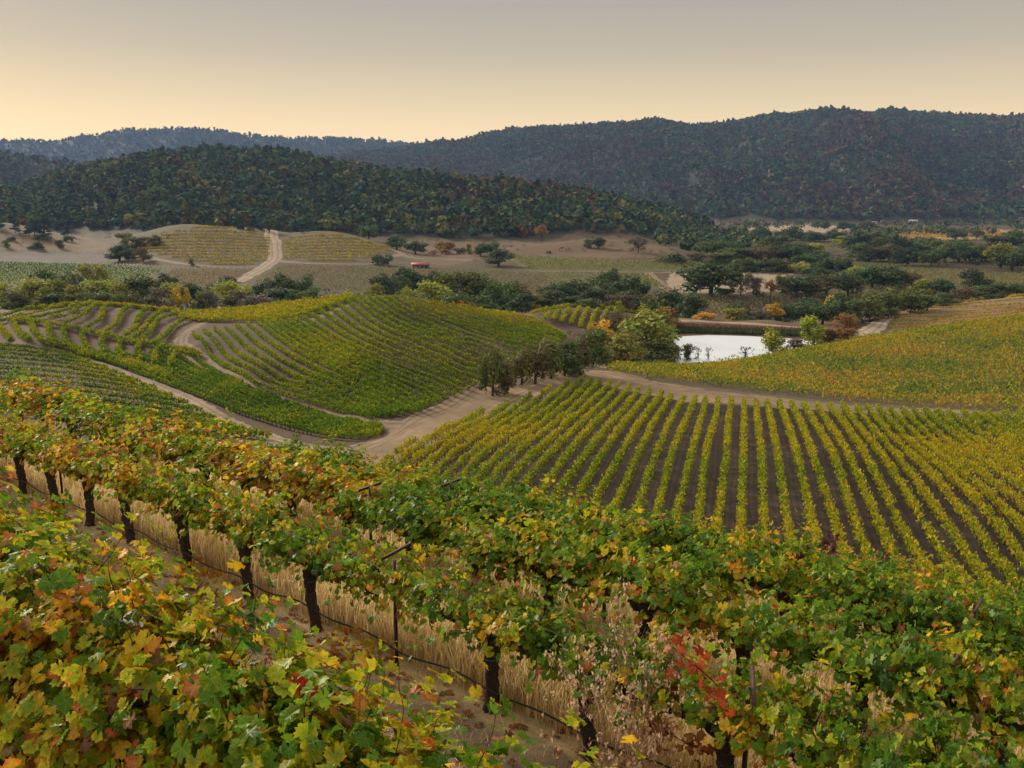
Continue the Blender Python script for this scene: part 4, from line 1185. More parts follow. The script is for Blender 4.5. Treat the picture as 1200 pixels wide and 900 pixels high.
plant([(1005, 271, 300, 30, 'oak', 'dark'), (1026, 271, 290, 24, 'oak', 'dark'), (1050, 273, 300, 26, 'oak', 'dark'), (1032, 278, 302, 26, 'oak', 'dark'), (1064, 289, 311, 30, 'oak', 'dark'), (1042, 285, 306, 28, 'oak', 'brown'), (1006, 284, 306, 26, 'oak', 'dark'), (1020, 290, 307, 26, 'round', 'dark'), (1091, 292, 313, 20, 'oak', 'green'), (1115, 284, 307, 36, 'oak', 'green'), (1136, 284, 309, 26, 'oak', 'dark'), (1150, 289, 307, 22, 'oak', 'green'), (1086, 277, 297, 32, 'round', 'green'), (1072, 281, 299, 24, 'oak', 'green'), (1100, 281, 300, 26, 'round', 'green'), (1125, 279, 297, 26, 'round', 'green'),
       (1172, 284, 314, 32, 'oak', 'mixed'), (1186, 291, 318, 30, 'oak', 'dark'), (1170, 272, 292, 40, 'round', 'green'), (1196, 269, 291, 40, 'oak', 'green'), (1230, 272, 294, 50, 'oak', 'dark'), (1119, 267, 281, 20, 'oak', 'dark'), (1144, 269, 279, 14, 'oak', 'dark'), (1042, 265, 270, 5, 'airy', 'lime'), (1050, 267, 274, 5, 'airy', 'lime'), (1078, 275, 284, 20, 'oak', 'dark'), (1012, 258, 268, 20, 'oak', 'dark')],
      'in the far grove at the right', 'trees in the far grove at the right')
plant([(140, 287, 306, 26, 'oak', 'dark'), (151, 292, 306, 14, 'round', 'dark'), (148, 273, 291, 18, 'round', 'mixed'), (160, 278, 291, 18, 'round', 'olive'), (178, 275, 288, 22, 'round', 'olive'), (168, 290, 307, 16, 'oak', 'brown'), (41, 283, 292, 18, 'bush', 'green'), (70, 281, 291, 9, 'round', 'green'), (7, 281, 290, 7, 'round', 'olive'), (80, 276, 283, 9, 'bush', 'dark'), (50, 274, 281, 16, 'bush', 'dark'), (13, 277, 282, 10, 'bush', 'dark'), (225, 303, 311, 7, 'round', 'olive'),
       (18, 252, 273, 10, 'conifer', 'blue'), (34, 260, 276, 10, 'conifer', 'blue'), (41, 256, 275, 12, 'conifer', 'blue'), (52, 252, 278, 14, 'conifer', 'blue'), (67, 257, 272, 10, 'conifer', 'blue'), (79, 263, 276, 12, 'conifer', 'blue'), (0, 255, 268, 10, 'conifer', 'blue')],
      'on the bare knoll at the far left', 'trees on the bare far-left knoll')
plant([(316, 257, 273, 11, 'airy', 'dark'), (304, 261, 269, 12, 'bush', 'blue'), (293, 266, 270, 10, 'bush', 'dark'), (282, 262, 269, 8, 'bush', 'blue'), (336, 267, 271, 8, 'bush', 'dark'), (347, 268, 271, 9, 'bush', 'dark'), (450, 298, 311, 20, 'bush', 'dark'), (487, 282, 298, 20, 'oak', 'dark'), (584, 292, 312, 28, 'oak', 'dark'), (569, 283, 300, 26, 'oak', 'green'), (550, 286, 298, 8, 'round', 'olive'), (518, 283, 298, 26, 'bush', 'rust'), (432, 264, 280, 16, 'oak', 'dark'), (465, 275, 292, 22, 'oak', 'dark'), (538, 290, 297, 12, 'bush', 'brown'),
       (748, 277, 296, 20, 'thin', 'brown'), (701, 278, 291, 15, 'oak', 'dark'), (690, 280, 290, 10, 'round', 'green'), (785, 296, 307, 36, 'bush', 'dark'), (635, 263, 282, 14, 'airy', 'rust'), (643, 294, 297, 5, 'bush', 'dark')],
      'under the wooded hill', 'trees on the tan slopes under the wooded hill')
plant([(577, 411, 464, 28, 'oak', 'olive'), (591, 424, 463, 26, 'round', 'brown'), (611, 413, 451, 24, 'oak', 'mixed'), (627, 403, 450, 32, 'oak', 'brown'), (646, 398, 444, 28, 'oak', 'olive'), (662, 400, 441, 34, 'round', 'green'), (694, 385, 430, 34, 'round', 'green'), (682, 397, 431, 20, 'round', 'brown'), (672, 412, 440, 20, 'round', 'brown')],
      'beside the dirt road below the pond', 'trees beside the dirt road below the pond')
plant([(705, 376, 412, 28, 'round', 'gold'), (717, 365, 400, 34, 'thin', 'brown'), (730, 390, 427, 40, 'round', 'mixed'), (762, 366, 420, 50, 'round', 'willow'), (745, 372, 412, 28, 'round', 'willow'), (757, 357, 395, 20, 'airy', 'lime'), (776, 361, 400, 24, 'round', 'mixed'), (770, 397, 424, 38, 'round', 'olive'), (784, 360, 384, 22, 'round', 'rust'), (740, 402, 427, 26, 'thin', 'mixed'), (723, 352, 378, 14, 'airy', 'lime'), (789, 402, 425, 14, 'thin', 'rust')],
      'at the left shore of the pond', 'trees at the left shore of the pond')
plant([(807, 403, 427, 15, 'thin', 'dark'), (818, 407, 427, 8, 'bare', 'dark'), (830, 407, 427, 8, 'bare', 'brown'), (874, 406, 424, 16, 'bare', 'brown'), (907, 383, 419, 27, 'airy', 'lime'), (931, 397, 413, 18, 'thin', 'brown'), (953, 370, 408, 27, 'airy', 'lime'), (988, 367, 404, 24, 'thin', 'rust'), (980, 384, 406, 32, 'round', 'rust'), (1000, 372, 396, 14, 'thin', 'brown')],
      'on the near shore of the pond', 'trees on the near shore of the pond')

# ------------------------------------------------------------------ woods on the hills: one mass each
def woods(R, n, yr, label, hgt, faces, cols, wts, seed, mask_lo=0.36, px=(-120, 1320), leafk=0.30, russet=None, clear=True):
    """tree crowns spread over a ridge; every crown a small cloud of clumps"""
    global rng
    keep = rng; rng = np.random.default_rng(seed)
    c = rng.uniform((px[0] - 600) / 1048, (px[1] - 600) / 1048, n * 3)
    Y = np.sqrt(rng.uniform(yr[0] ** 2, yr[1] ** 2, n * 3))
    X = c * Y
    rhh = ridge_height(R, c, Y)
    nzv = fbm(X / 150, Y / 150, seed, 4)
    ok = (rhh > 5 + 10 * vnoise(X / 60, Y / 60, seed + 3)) & ((nzv > mask_lo) | (not clear))
    oth = np.max([ridge_height(r2, c, Y) for r2 in RIDGES], axis=0)
    ok &= rhh >= oth - 0.5
    X, Y, c = X[ok][:n], Y[ok][:n], c[ok][:n]
    m = len(X)
    Z = H(X, Y)
    h = hgt * np.clip(rng.lognormal(-0.06, 0.32, m), 0.45, 1.7)
    con = rng.random(m) < 0.3
    wdt = h * np.where(con, 0.25, 0.48) * rng.uniform(0.8, 1.2, m)
    h = np.where(con, h * 1.2, h)
    colA = np.array(cols)
    kk = rng.choice(len(colA), m, p=wts)
    base = colA[kk]
    if russet is not None:
        pr = russet(600 + 1048 * c, X, Y)
        sw = rng.random(m) < pr
        base = np.where(sw[:, None], np.array([(0.105, 0.060, 0.026), (0.085, 0.058, 0.026), (0.085, 0.072, 0.026)])[rng.integers(0, 3, m)], base)
    base = base * rng.uniform(0.82, 1.2, (m, 1)) * (0.72 + 0.56 * fbm(X / 120, Y / 120, seed + 7, 3))[:, None]
    d = rand_dirs(m * faces, 0.25).reshape(m, faces, 3)
    r = rng.uniform(0.65, 1.05, (m, faces, 1))
    zz = 0.55 + 0.45 * d[..., 2] * r[..., 0]
    taper = np.where(con[:, None], np.clip(1.15 - zz, 0.08, 1), 1.0)
    cen = np.stack([X[:, None] + d[..., 0] * r[..., 0] * wdt[:, None] * taper, Y[:, None] + d[..., 1] * r[..., 0] * wdt[:, None] * taper, Z[:, None] + zz * h[:, None]], -1).reshape(-1, 3)
    dd = d.reshape(-1, 3)
    nr_ = norm(dd + rng.normal(0, 0.4, dd.shape)); td = rand_dirs(len(dd)); td = norm(td - nr_ * (td * nr_).sum(1, keepdims=True))
    ln = np.repeat(h * leafk * 1.5, faces) * rng.uniform(0.6, 1.4, len(dd))
    V, Q = quads(cen, td, nr_, ln, ln * 0.8)
    colr = np.repeat(base, faces, 0) * rng.uniform(0.87, 1.15, (len(dd), 1))
    me = make_mesh('woods', [(V, Q, colr, 0)], [M_forest])
    rng = keep
    return tag(link('woods', me), label, 'woods', None, 'stuff')
GR = [(0.050, 0.080, 0.028), (0.070, 0.098, 0.028), (0.036, 0.070, 0.038), (0.112, 0.108, 0.030)]
woods(RIDGE_A, 14000, (1000, 2200), 'dark oak and pine woods over the rounded hill in the middle distance', 11.5, 38, GR, [.30, .30, .20, .20], 201, 0.31, leafk=0.24,
      russet=lambda px, X, Y: 0.05 + 0.5 * smooth(480, 560, px) * smooth(720, 640, px) * smooth(0.42, 0.55, fbm(X / 90, Y / 90, 4, 3)))
woods(RIDGE_D, 56000, (1900, 5200), 'woods of dark green and russet over the long far ridge', 13.0, 16, GR, [.36, .26, .26, .12], 202, 0.24, px=(380, 1330), leafk=0.32,
      russet=lambda px, X, Y: 0.10 + 0.68 * smooth(0.44, 0.60, fbm(X / 260, Y / 260, 14, 4)))
woods(RIDGE_C, 13000, (4800, 7200), 'hazy woods over the farthest ridge', 17.0, 7, GR, [.36, .26, .26, .12], 203, 0.25, px=(-120, 700), leafk=0.45, russet=lambda px, X, Y: 0.15 + 0 * px)
woods(RIDGE_A2, 3500, (2300, 3600), 'dusky woods over the spur at the far left', 14.0, 10, GR, [.36, .26, .26, .12], 204, 0.25, px=(-120, 260), leafk=0.4, russet=lambda px, X, Y: 0.3 + 0 * px)

# far tree belts along the foot of the long ridge
def belt(n, pxr, pyr, label, seed, hgt=10):
    global rng
    keep = rng; rng = np.random.default_rng(seed)
    px = rng.uniform(*pxr, n); py = rng.uniform(*pyr, n)
    W_ = hit(np.stack([px, py], 1), 900, 3200)
    ok = fbm(W_[:, 0] / 70, W_[:, 1] / 110, seed, 3) > 0.5
    W_ = W_[ok]; m = len(W_); f_ = 18
    h = hgt * rng.uniform(0.6, 1.3, m)
    d = rand_dirs(m * f_, 0.25).reshape(m, f_, 3)
    cen = (W_[:, None, :] + d * (h * 0.5)[:, None, None] * np.array([1.05, 1.05, 0.9]) + np.stack([0 * h, 0 * h, h * 0.52], -1)[:, None]).reshape(-1, 3)
    dd = d.reshape(-1, 3); nr_ = norm(dd + rng.normal(0, .4, dd.shape)); td = rand_dirs(len(dd)); td = norm(td - nr_ * (td * nr_).sum(1, keepdims=True))
    ln = np.repeat(h * 0.42, f_) * rng.uniform(.6, 1.3, len(dd))
    V, Q = quads(cen, td, nr_, ln, ln * 0.8)
    base = np.array(GR)[rng.integers(0, 4, m)] * rng.uniform(0.7, 1.3, (m, 1))
    me = make_mesh('woods', [(V, Q, np.repeat(base, f_, 0) * rng.uniform(.8, 1.25, (len(dd), 1)), 0)], [M_forest])
    rng = keep
    tag(link('woods', me), label, 'woods', None, 'stuff')
belt(900, (780, 1330), (261, 276), 'belts of dark trees across the far valley floor', 301)
belt(500, (770, 900), (268, 296), 'dark trees on the low tail of the wooded hill', 302)

# ------------------------------------------------------------------ evening haze
hv, hq = box(0, 4300, 190, 19000, 11400, 500)
hv[:, 2] = np.where(hv[:, 2] < 0, -62.0, 520.0)
hm = bpy.data.materials.new('evening_haze'); hm.use_nodes = True
hn = hm.node_tree; hn.nodes.remove(hn.nodes['Principled BSDF'])
pv = hn.nodes.new('ShaderNodeVolumePrincipled')
pv.inputs['Color'].default_value = (0.36, 0.55, 1.0, 1)
pv.inputs['Density'].default_value = 3.9e-5
pv.inputs['Anisotropy'].default_value = 0.0
hn.links.new(pv.outputs[0], hn.nodes['Material Output'].inputs['Volume'])

haze = tag(link('haze', make_mesh('haze', [(hv, hq, (1, 1, 1), 0)], [hm])), kind='stuff', label='thin blue evening haze over the valley')

# ------------------------------------------------------------------ the near slope: single vines on trellis, posts, hose, wires, grass
ROTZ = math.atan2(UY, UX)
def site(p, q):
    x = NX * p + UX * q; y = NY * p + UY * q
    return x, y, float(H(x, y))

def leaf_outline():
    """palmate vine leaf round its stalk joint: five toothed lobes; unit = joint to tip"""
    a = np.radians(np.linspace(-158, 158, 31))
    r = np.zeros_like(a)
    for c, h, w in ((0, 1.0, 30), (-52.7, 0.92, 28), (52.7, 0.92, 28), (-115.9, 0.76, 28), (115.9, 0.76, 28), (-150, 0.62, 18), (150, 0.62, 18)):
        r = np.maximum(r, h * np.exp(-((np.degrees(a) - c) / w) ** 2 * 0.75))
    r = np.maximum(r, 0.75)
    r *= 1 + 0.06 * np.where(np.arange(31) % 2 == 0, 1, -1)
    return a, r
LA, LR = leaf_outline()
LVEIN = np.zeros(32); LVEIN[[0, 16, 11, 21, 5, 27]] = 1.0

STAGES = [  # stage, colour at the veins, colour at the margin
    (0.00, (0.040, 0.105, 0.010), (0.037, 0.095, 0.010)), (0.30, (0.085, 0.190, 0.008), (0.10, 0.205, 0.008)), (0.46, (0.155, 0.255, 0.008), (0.30, 0.315, 0.010)),
    (0.58, (0.25, 0.29, 0.012), (0.54, 0.42, 0.013)), (0.70, (0.58, 0.42, 0.014), (0.57, 0.30, 0.014)), (0.80, (0.55, 0.30, 0.016), (0.50, 0.14, 0.014)), (0.90, (0.40, 0.11, 0.02), (0.30, 0.04, 0.014)), (1.00, (0.24, 0.13, 0.065), (0.16, 0.075, 0.035))]
_sk = np.array([s[0] for s in STAGES]); _sa = np.array([s[1] for s in STAGES]); _sb = np.array([s[2] for s in STAGES])
def stage_cols(a):
    return np.stack([np.interp(a, _sk, _sa[:, k]) for k in range(3)], 1), np.stack([np.interp(a, _sk, _sb[:, k]) for k in range(3)], 1)

def leaves(cen, tip, nrm, size, stage):
    """true leaf shapes: verts, tris, per-face and per-point colours"""
    n = len(cen)
    nrm = norm(nrm - tip * (nrm * tip).sum(1, keepdims=True))
    sd = np.cross(tip, nrm)
    m = len(LA)
    x = np.sin(LA) * LR; y = np.cos(LA) * LR
    rad = LR
    fold = rng.uniform(-0.2, 0.8, n)[:, None]; droop = rng.uniform(0.0, 0.85, n)[:, None]; wav = rng.uniform(-0.16, 0.16, (n, m))
    curl = rng.uniform(-0.2, 0.35, n)[:, None]
    jr = (1 + rng.normal(0, 0.075, (n, m))) * rng.uniform(0.82, 1.12, (n, 1))
    hard = rng.random(n)[:, None] < 0.22                  # some leaves half closed along the midrib
    fold = np.where(hard, rng.uniform(0.8, 1.5, n)[:, None], fold)
    X = x[None] * jr; Yv = y[None] * jr
    Z = fold * np.abs(X) * 0.6 - droop * (X ** 2 + np.clip(Yv, 0, 2) ** 2) * 0.5 + wav * rad[None] - curl * X ** 2 * 0.5
    s = size[:, None]
    P = cen[:, None, :] + (sd[:, None, :] * X[..., None] + tip[:, None, :] * Yv[..., None] + nrm[:, None, :] * Z[..., None]) * s[..., None]
    V = np.concatenate([cen[:, None, :], P], 1)
    j = np.arange(m - 1)
    tri = np.stack([np.zeros(m - 1, int), j + 2, j + 1], 1)
    Fc = (np.arange(n)[:, None, None] * (m + 1) + tri[None]).reshape(-1, 3)
    ca, cb = stage_cols(stage)
    br = rng.uniform(0.78, 1.25, (n, 1))
    ca, cb = ca * br, cb * br
    radv = np.concatenate([np.zeros((n, 1)), np.broadcast_to(rad / 1.05, (n, m))], 1)
    return V.reshape(-1, 3), Fc, np.repeat(ca, m - 1, 0), 0, {'edge': np.repeat(cb, m + 1, 0), 'rad': radv.ravel(), 'vein': np.tile(LVEIN, n)}

def vine_canopy(seed, mean, var, n_sh=38, reach=1.0, red=0.0, purple=False, fill=420, low=0.92):
    """the leafy head of one vine: shoots rise from the cordon, arch over and carry leaves"""
    global rng
    keep = rng; rng = np.random.default_rng(seed)
    C_, Tp, Nm, Sz, St = [], [], [], [], []
    canes = []
    for k in range(n_sh):
        x0 = rng.uniform(-0.86, 0.86) * reach
        st = np.array([x0, rng.normal(0, 0.05), 1.0 + rng.uniform(0, 0.06)])
        side_ = rng.choice([-1, 1])
        d = norm(np.array([rng.normal(0, 0.38), side_ * abs(rng.normal(0, 0.50)), 1.0]))
        L = rng.uniform(0.55, 1.12); g = rng.uniform(0.15, 1.0)
        if k % 9 == 0:
            L *= 1.15; g *= 0.4
        m = int(L / 0.041)
        t = np.linspace(0.06, 1, m) * L
        P = st + d * t[:, None] + np.array([0, 0, -1.0]) * (g * 0.62 * t ** 2)[:, None] + np.array([0, side_ * 0.22, 0]) * (g * t ** 2)[:, None]
        P += np.cumsum(rng.normal(0, 0.010, P.shape), 0)
        P[:, 2] = np.maximum(P[:, 2], low + 0.05 * rng.random() - 0.08)
        canes.append(tubeparts(P[::3] if len(P) > 6 else P, np.linspace(0.0055, 0.002, len(P[::3] if len(P) > 6 else P)), (0.13, 0.062, 0.03), 1, 4))
        off = norm(np.stack([rng.normal(0, 1, m), rng.normal(0, 1, m) + side_ * 0.35, rng.normal(0.25, 0.7, m)], 1))
        c = P + off * rng.uniform(0.04, 0.13, (m, 1))
        out = norm(np.stack([rng.normal(0, 0.3, m), np.clip(c[:, 1] * 1.6, -0.9, 0.9), 0.55 + 0.7 * (c[:, 2] - 1.2)], 1))
        nm = norm(out + rng.normal(0, 0.40, (m, 3)))
        tp = norm(off * 0.7 + np.stack([np.zeros(m), np.sign(c[:, 1]) * 0.45, np.full(m, -0.55)], 1) + rng.normal(0, 0.35, (m, 3)))
        sz = rng.uniform(0.044, 0.082, m) * np.where(t > 0.85 * L, 0.62, 1.0)
        sh = rng.normal(0, 0.15)
        stg = mean + sh + rng.normal(0, var * 0.62, m) + 0.06 * np.clip(1.25 - c[:, 2], -0.4, 0.6) - 0.02
        if rng.random() < red:
            stg = np.clip(stg + 0.34, 0.72, 0.94)
        C_.append(c); Tp.append(tp); Nm.append(nm); Sz.append(sz); St.append(stg)
    # filling leaves within and hanging below the cordon
    m = fill
    c = np.stack([rng.uniform(-0.9, 0.9, m) * reach, rng.normal(0, 0.27 + 0.1 * (low < 0.8), m), rng.uniform(low, 1.55, m)], 1)
    C_.append(c); Nm.append(norm(np.stack([rng.normal(0, .5, m), c[:, 1] * 2 + rng.normal(0, .4, m), rng.uniform(0.1, 1, m)], 1)))
    Tp.append(norm(np.stack([rng.normal(0, .5, m), np.sign(c[:, 1]) * 0.4, rng.uniform(-1, 0, m)], 1))); Sz.append(rng.uniform(0.044, 0.078, m)); St.append(mean + 0.05 + rng.normal(0, var, m))
    c = np.concatenate(C_); stg = np.clip(np.concatenate(St), 0, 1)
    odd = rng.random(len(stg)); stg = np.where(odd < 0.035, rng.uniform(0.86, 1.0, len(stg)), stg)
    keepm = vnoise(c[:, 0] * 4.2 + seed, c[:, 2] * 4.2 + c[:, 1] * 3.1, seed) > 0.27       # bunches of leaves with hollows between
    Tp, Nm, Sz = [np.concatenate(Tp)[keepm]], [np.concatenate(Nm)[keepm]], [np.concatenate(Sz)[keepm]]
    c, stg = c[keepm], stg[keepm]
    lv = leaves(c, np.concatenate(Tp), np.concatenate(Nm), np.concatenate(Sz), stg)
    if purple:
        lv = (lv[0], lv[1], np.broadcast_to(np.array((0.085, 0.018, 0.022)), lv[2].shape), 0, {'edge': np.broadcast_to(np.array((0.12, 0.02, 0.022)), lv[4]['edge'].shape).copy(), 'rad': lv[4]['rad'], 'vein': lv[4]['vein'] * 0.4})
    me = make_mesh('foliage', [lv] + canes, [M_leaf, M_bark])
    rng = keep
    return me

CAN = {}
for i_ in range(6): CAN['green%d' % i_] = vine_canopy(500 + i_, 0.25 + 0.03 * (i_ % 3), 0.15, n_sh=44, low=0.78)
for i_ in range(4): CAN['mixed%d' % i_] = vine_canopy(520 + i_, 0.42, 0.20, n_sh=42, low=0.82, red=0.05)
for i_ in range(4): CAN['gold%d' % i_] = vine_canopy(540 + i_, 0.62, 0.18, red=0.05)
for i_ in range(4): CAN['dense%d' % i_] = vine_canopy(580 + i_, (0.34, 0.50, 0.44, 0.62)[i_], 0.17, n_sh=62, fill=1500, low=0.25)
for i_ in range(2): CAN['red%d' % i_] = vine_canopy(560 + i_, 0.44, 0.19, red=0.30)
for i_, (nm_, mn_) in enumerate((('high_gold0', 0.64), ('high_gold1', 0.60), ('high_gold2', 0.66), ('high_mixed0', 0.46), ('high_mixed1', 0.42), ('high_green0', 0.30), ('high_green1', 0.27), ('high_green2', 0.34))): CAN[nm_] = vine_canopy(600 + i_, mn_, 0.18, n_sh=42, low=1.04, red=0.07 if mn_ > 0.55 else 0.04)
CAN['high_red0'] = vine_canopy(620, 0.44, 0.19, red=0.30, low=1.0)
for i_ in range(2): CAN['thin%d' % i_] = vine_canopy(570 + i_, 0.42, 0.19, n_sh=17)

def trunk_mesh(seed):
    """gnarled stem with a swollen head, furrowed bark"""
    r_ = np.random.default_rng(seed)
    n = 26
    z = np.linspace(-0.12, 0.98, n)
    P = np.stack([np.cumsum(r_.normal(0, 0.009, n)), np.cumsum(r_.normal(0, 0.007, n)), z], 1)
    P[:, :2] -= P[-1, :2] * ((z + 0.12) / 1.1)[:, None] ** 2
    rad = 0.080 + 0.026 * np.exp(-((z + 0.1) / 0.12) ** 2) + 0.045 * np.exp(-((z - 0.93) / 0.13) ** 2) + r_.normal(0, 0.004, n)
    V, Q = tube(P, rad, 14, False)
    W = V.reshape(n, 14, 3); cen = P[:, None]
    ang = np.arange(14)
    k = 1 + 0.13 * np.sin(ang * 2.7 + seed)[None] + 0.10 * r_.normal(size=(1, 14)) + 0.07 * r_.normal(size=(n, 14))
    V = (cen + (W - cen) * k[..., None]).reshape(-1, 3)
    top = np.concatenate([V, P[-1:] + (0, 0, 0.015)])
    j = np.arange(14); cap = np.stack([np.full(14, n * 14), (n - 1) * 14 + j, (n - 1) * 14 + (j + 1) % 14], 1)
    tri = np.concatenate([Q[:, [0, 1, 2]], Q[:, [0, 2, 3]], cap])
    return make_mesh('trunk', [(top, tri, (0.085, 0.062, 0.048), 0)], [M_bark])

def cordon_mesh(seed, length=0.80):
    r_ = np.random.default_rng(seed)
    n = 18
    x = np.linspace(0.0, length, n)
    P = np.stack([x, np.cumsum(r_.normal(0, 0.008, n)), 0.93 + 0.09 * smooth(0, 0.25, x) + np.cumsum(r_.normal(0, 0.007, n))], 1)
    rad = np.interp(x, [0, 0.15, length], [0.070, 0.050, 0.026]) * (1 + 0.22 * np.sin(x * 38 + seed)) + r_.normal(0, 0.003, n)
    parts = [tubeparts(P, np.maximum(rad, 0.012), (0.08, 0.06, 0.047), 0, 9)]
    for k in range(2, n - 1, 3):       # knuckled spurs
        e = P[k] + np.array([r_.normal(0, 0.02), r_.normal(0, 0.03), r_.uniform(0.06, 0.12)])
        parts.append(tubeparts(np.array([P[k], (P[k] + e) / 2 + r_.normal(0, 0.006, 3), e]), [0.018, 0.015, 0.010], (0.06, 0.045, 0.036), 0, 6))
    return make_mesh('cordon', parts, [M_bark])
TRK = [trunk_mesh(s) for s in range(6)]
CRD = [cordon_mesh(s) for s in range(20, 26)]
CRD_LONG = cordon_mesh(40, 1.45)
tv, tq = tube([(0, 0, 0), (0, 0, 0.018)], [0.098, 0.098], 10, False)
TIE = make_mesh('tie', [(tv, tq, (0.02, 0.16, 0.13), 0)], [M_plain])
sv_ = tubeparts(np.array([(0, 0, -0.1), (0.004, 0, 0.6), (0, 0, 1.25)]), [0.008, 0.008, 0.008], (0.10, 0.055, 0.035), 0, 6)
STAKE = make_mesh('stake', [sv_], [M_rust])

MAT_WORD = {'gree': 'green', 'mixe': 'green and yellow', 'gold': 'golden-orange', 'red0': 'red-tinged', 'red1': 'red-tinged', 'thin': 'thin-leaved'}
def vine(p, q, can, label, group, scale=1.0, stake=False, tie=True, long_arm=0, hs=1.0, wide=1.0):
    x, y, z = site(p, q)
    flip = rng.random() < 0.5
    o = thing('grapevine', label, 'grapevine', (x, y, z), ROTZ, group)
    f = link('foliage', CAN[can], o, (0, 0, 0), math.pi if flip else 0.0, (scale, scale * wide * rng.uniform(0.92, 1.08), hs * rng.uniform(0.96, 1.05)))
    t = link('trunk', TRK[int(rng.integers(6))], o, (rng.normal(0, 0.02), 0, 0), None)
    t.rotation_euler = (rng.normal(0, 0.035), rng.normal(0, 0.05), rng.uniform(0, 6.28) * 0)
    a = link('cordon', CRD_LONG if long_arm > 0 else CRD[int(rng.integers(6))], o, (0, 0, 0), 0.0)
    b = link('cordon', CRD_LONG if long_arm < 0 else CRD[int(rng.integers(6))], o, (0, 0, 0), math.pi)
    if tie:
        link('tie', TIE, t, (0, 0, rng.uniform(0.55, 0.8)))
    if stake:
        link('stake', STAKE, o, (0.09, 0.02, 0))
    return o

SPACE = 1.605
# --- the row in front of the straw grass
QS1 = [-24.8, -23.15, -21.5, -19.85, -18.2, -16.55, -14.65, -12.75, -10.9, -7.36, -5.78, -4.15, -2.55, -0.95, 0.65]
CAN1 = ['high_gold0', 'high_gold1', 'high_gold2', 'high_mixed0', 'high_gold0', 'high_gold1', 'high_mixed1', 'high_mixed0', 'high_green2', 'high_green0', 'high_green1', 'high_red0', 'green2', 'green0', 'green1']
LAB1 = ['golden grapevine whose trunk stands just outside the left edge, straw-grass row', 'golden grapevine, first trunk from the left in the straw-grass row', 'golden grapevine, second trunk from the left in the straw-grass row',
        'mottled grapevine, third trunk from the left in the straw-grass row', 'golden grapevine, fourth trunk from the left in the straw-grass row', 'golden grapevine, fifth trunk from the left in the straw-grass row', 'mottled grapevine with a thin steel stake, sixth trunk in the straw-grass row',
        'mottled grapevine, seventh trunk from the left in the straw-grass row', 'green grapevine just left of the tall rusty post, before the straw grass', 'green grapevine just right of the tall rusty post, its arm reaching the post', 'green grapevine just left of the dry weed in the straw-grass row',
        'red-tinged grapevine behind and right of the dry weed', 'broad green grapevine next right of the red-tinged vine in the near row', 'green grapevine last but one toward the lower right corner', 'green grapevine in the lower right corner']
for k_, (q_, c_, l_) in enumerate(zip(QS1, CAN1, LAB1)):
    vine(8.2, q_, c_, l_, 'grapevines in the row before the straw grass', stake=(k_ == 6), long_arm=(1 if k_ == 8 else (-1 if k_ == 9 else 0)), hs=1.08 if k_ > 11 else 1.0, wide=1.3 if k_ > 11 else 1.0)
# the gap by the tall post is filled with the neighbours' leaves
x_, y_, z_ = site(8.2, -9.1)
root_ = [o for o in C.objects if o.get('label', '').startswith('green grapevine just left of the tall')][0]
f_ = link('foliage', CAN['thin0'], root_, (1.75, 0.02, 0.0), 0.0)
# --- the nearest row, under the camera
QS0 = [-10.6, -9.0, -7.4, -5.8, -4.2, -2.6, -1.0]
CAN0 = ['dense0', 'dense1', 'dense2', 'dense3', 'dense1', 'dense2', 'dense0']
LAB0 = ['grapevine of the nearest row at the left edge, farthest from the lens', 'green and yellow grapevine of the nearest row beside the rusty bar', 'green grapevine of the nearest row, at the left edge of the photo', 'mottled grapevine of the nearest row in the lower left', 'golden grapevine of the nearest row at the bottom left', 'grapevine of the nearest row along the bottom edge', 'last sprigs of the nearest row at the bottom centre']
for q_, c_, l_ in zip(QS0, CAN0, LAB0):
    o_ = vine(2.6, q_, c_, l_, 'grapevines in the row nearest the viewer', scale=1.06, hs=0.96)
    f_ = link('foliage', CAN['dense%d' % rng.integers(4)], o_, (0.55, 0.05, -0.10), math.pi if rng.random() < .5 else 0.0, (1.0, 1.05, 0.92))
# --- rows stepping down the slope
row_names = ['second', 'third', 'fourth', 'fifth', 'sixth', 'seventh', 'eighth', 'ninth', 'tenth', 'eleventh', 'twelfth', 'thirteenth', 'fourteenth']
n_vine = 0
for r_i in range(13):
    p_ = 10.75 + 2.5 * r_i
    ph_ = rng.uniform(0, SPACE)
    k_ = 0
    cand = []
    for q_ in np.arange(-48, 6, SPACE) + ph_:
        x_, y_, z_ = site(p_, q_)
        px_, py_ = to_px(x_, y_, z_ + 1.75)
        lim = np.interp(px_, [0, 250, 420, 560, 700, 840, 1000, 1200], [455, 498, 530, 560, 580, 600, 640, 680])
        pmin = {0: 10, 1: 330}.get(r_i, 430)
        if px_ < pmin or px_ > 1335 or py_ > 930 or y_ < 4:
            continue
        cand.append(q_)
    for k_, q_ in enumerate(cand):
        u = rng.random()
        c_ = ('green%d' % rng.integers(6)) if u < 0.52 else ('mixed%d' % rng.integers(4)) if u < 0.80 else ('gold%d' % rng.integers(4)) if u < 0.86 else ('red%d' % rng.integers(2)) if u < 0.93 else ('thin%d' % rng.integers(2))
        if r_i == 0 and q_ < -12.5:
            c_ = ('gold%d' % rng.integers(4)) if u < 0.6 else ('mixed%d' % rng.integers(4))
        wcol = MAT_WORD[c_[:4]]
        vine(p_, q_, c_, '%s grapevine, %s from the left in the %s trellis row down the slope' % (wcol, ordinal(k_ + 1), row_names[r_i]), 'grapevines in the rows stepping down the slope', tie=False, scale=rng.uniform(1.0, 1.12), hs=rng.uniform(0.92, 1.06), wide=1.28)
        n_vine += 1
print('slope vines', n_vine)

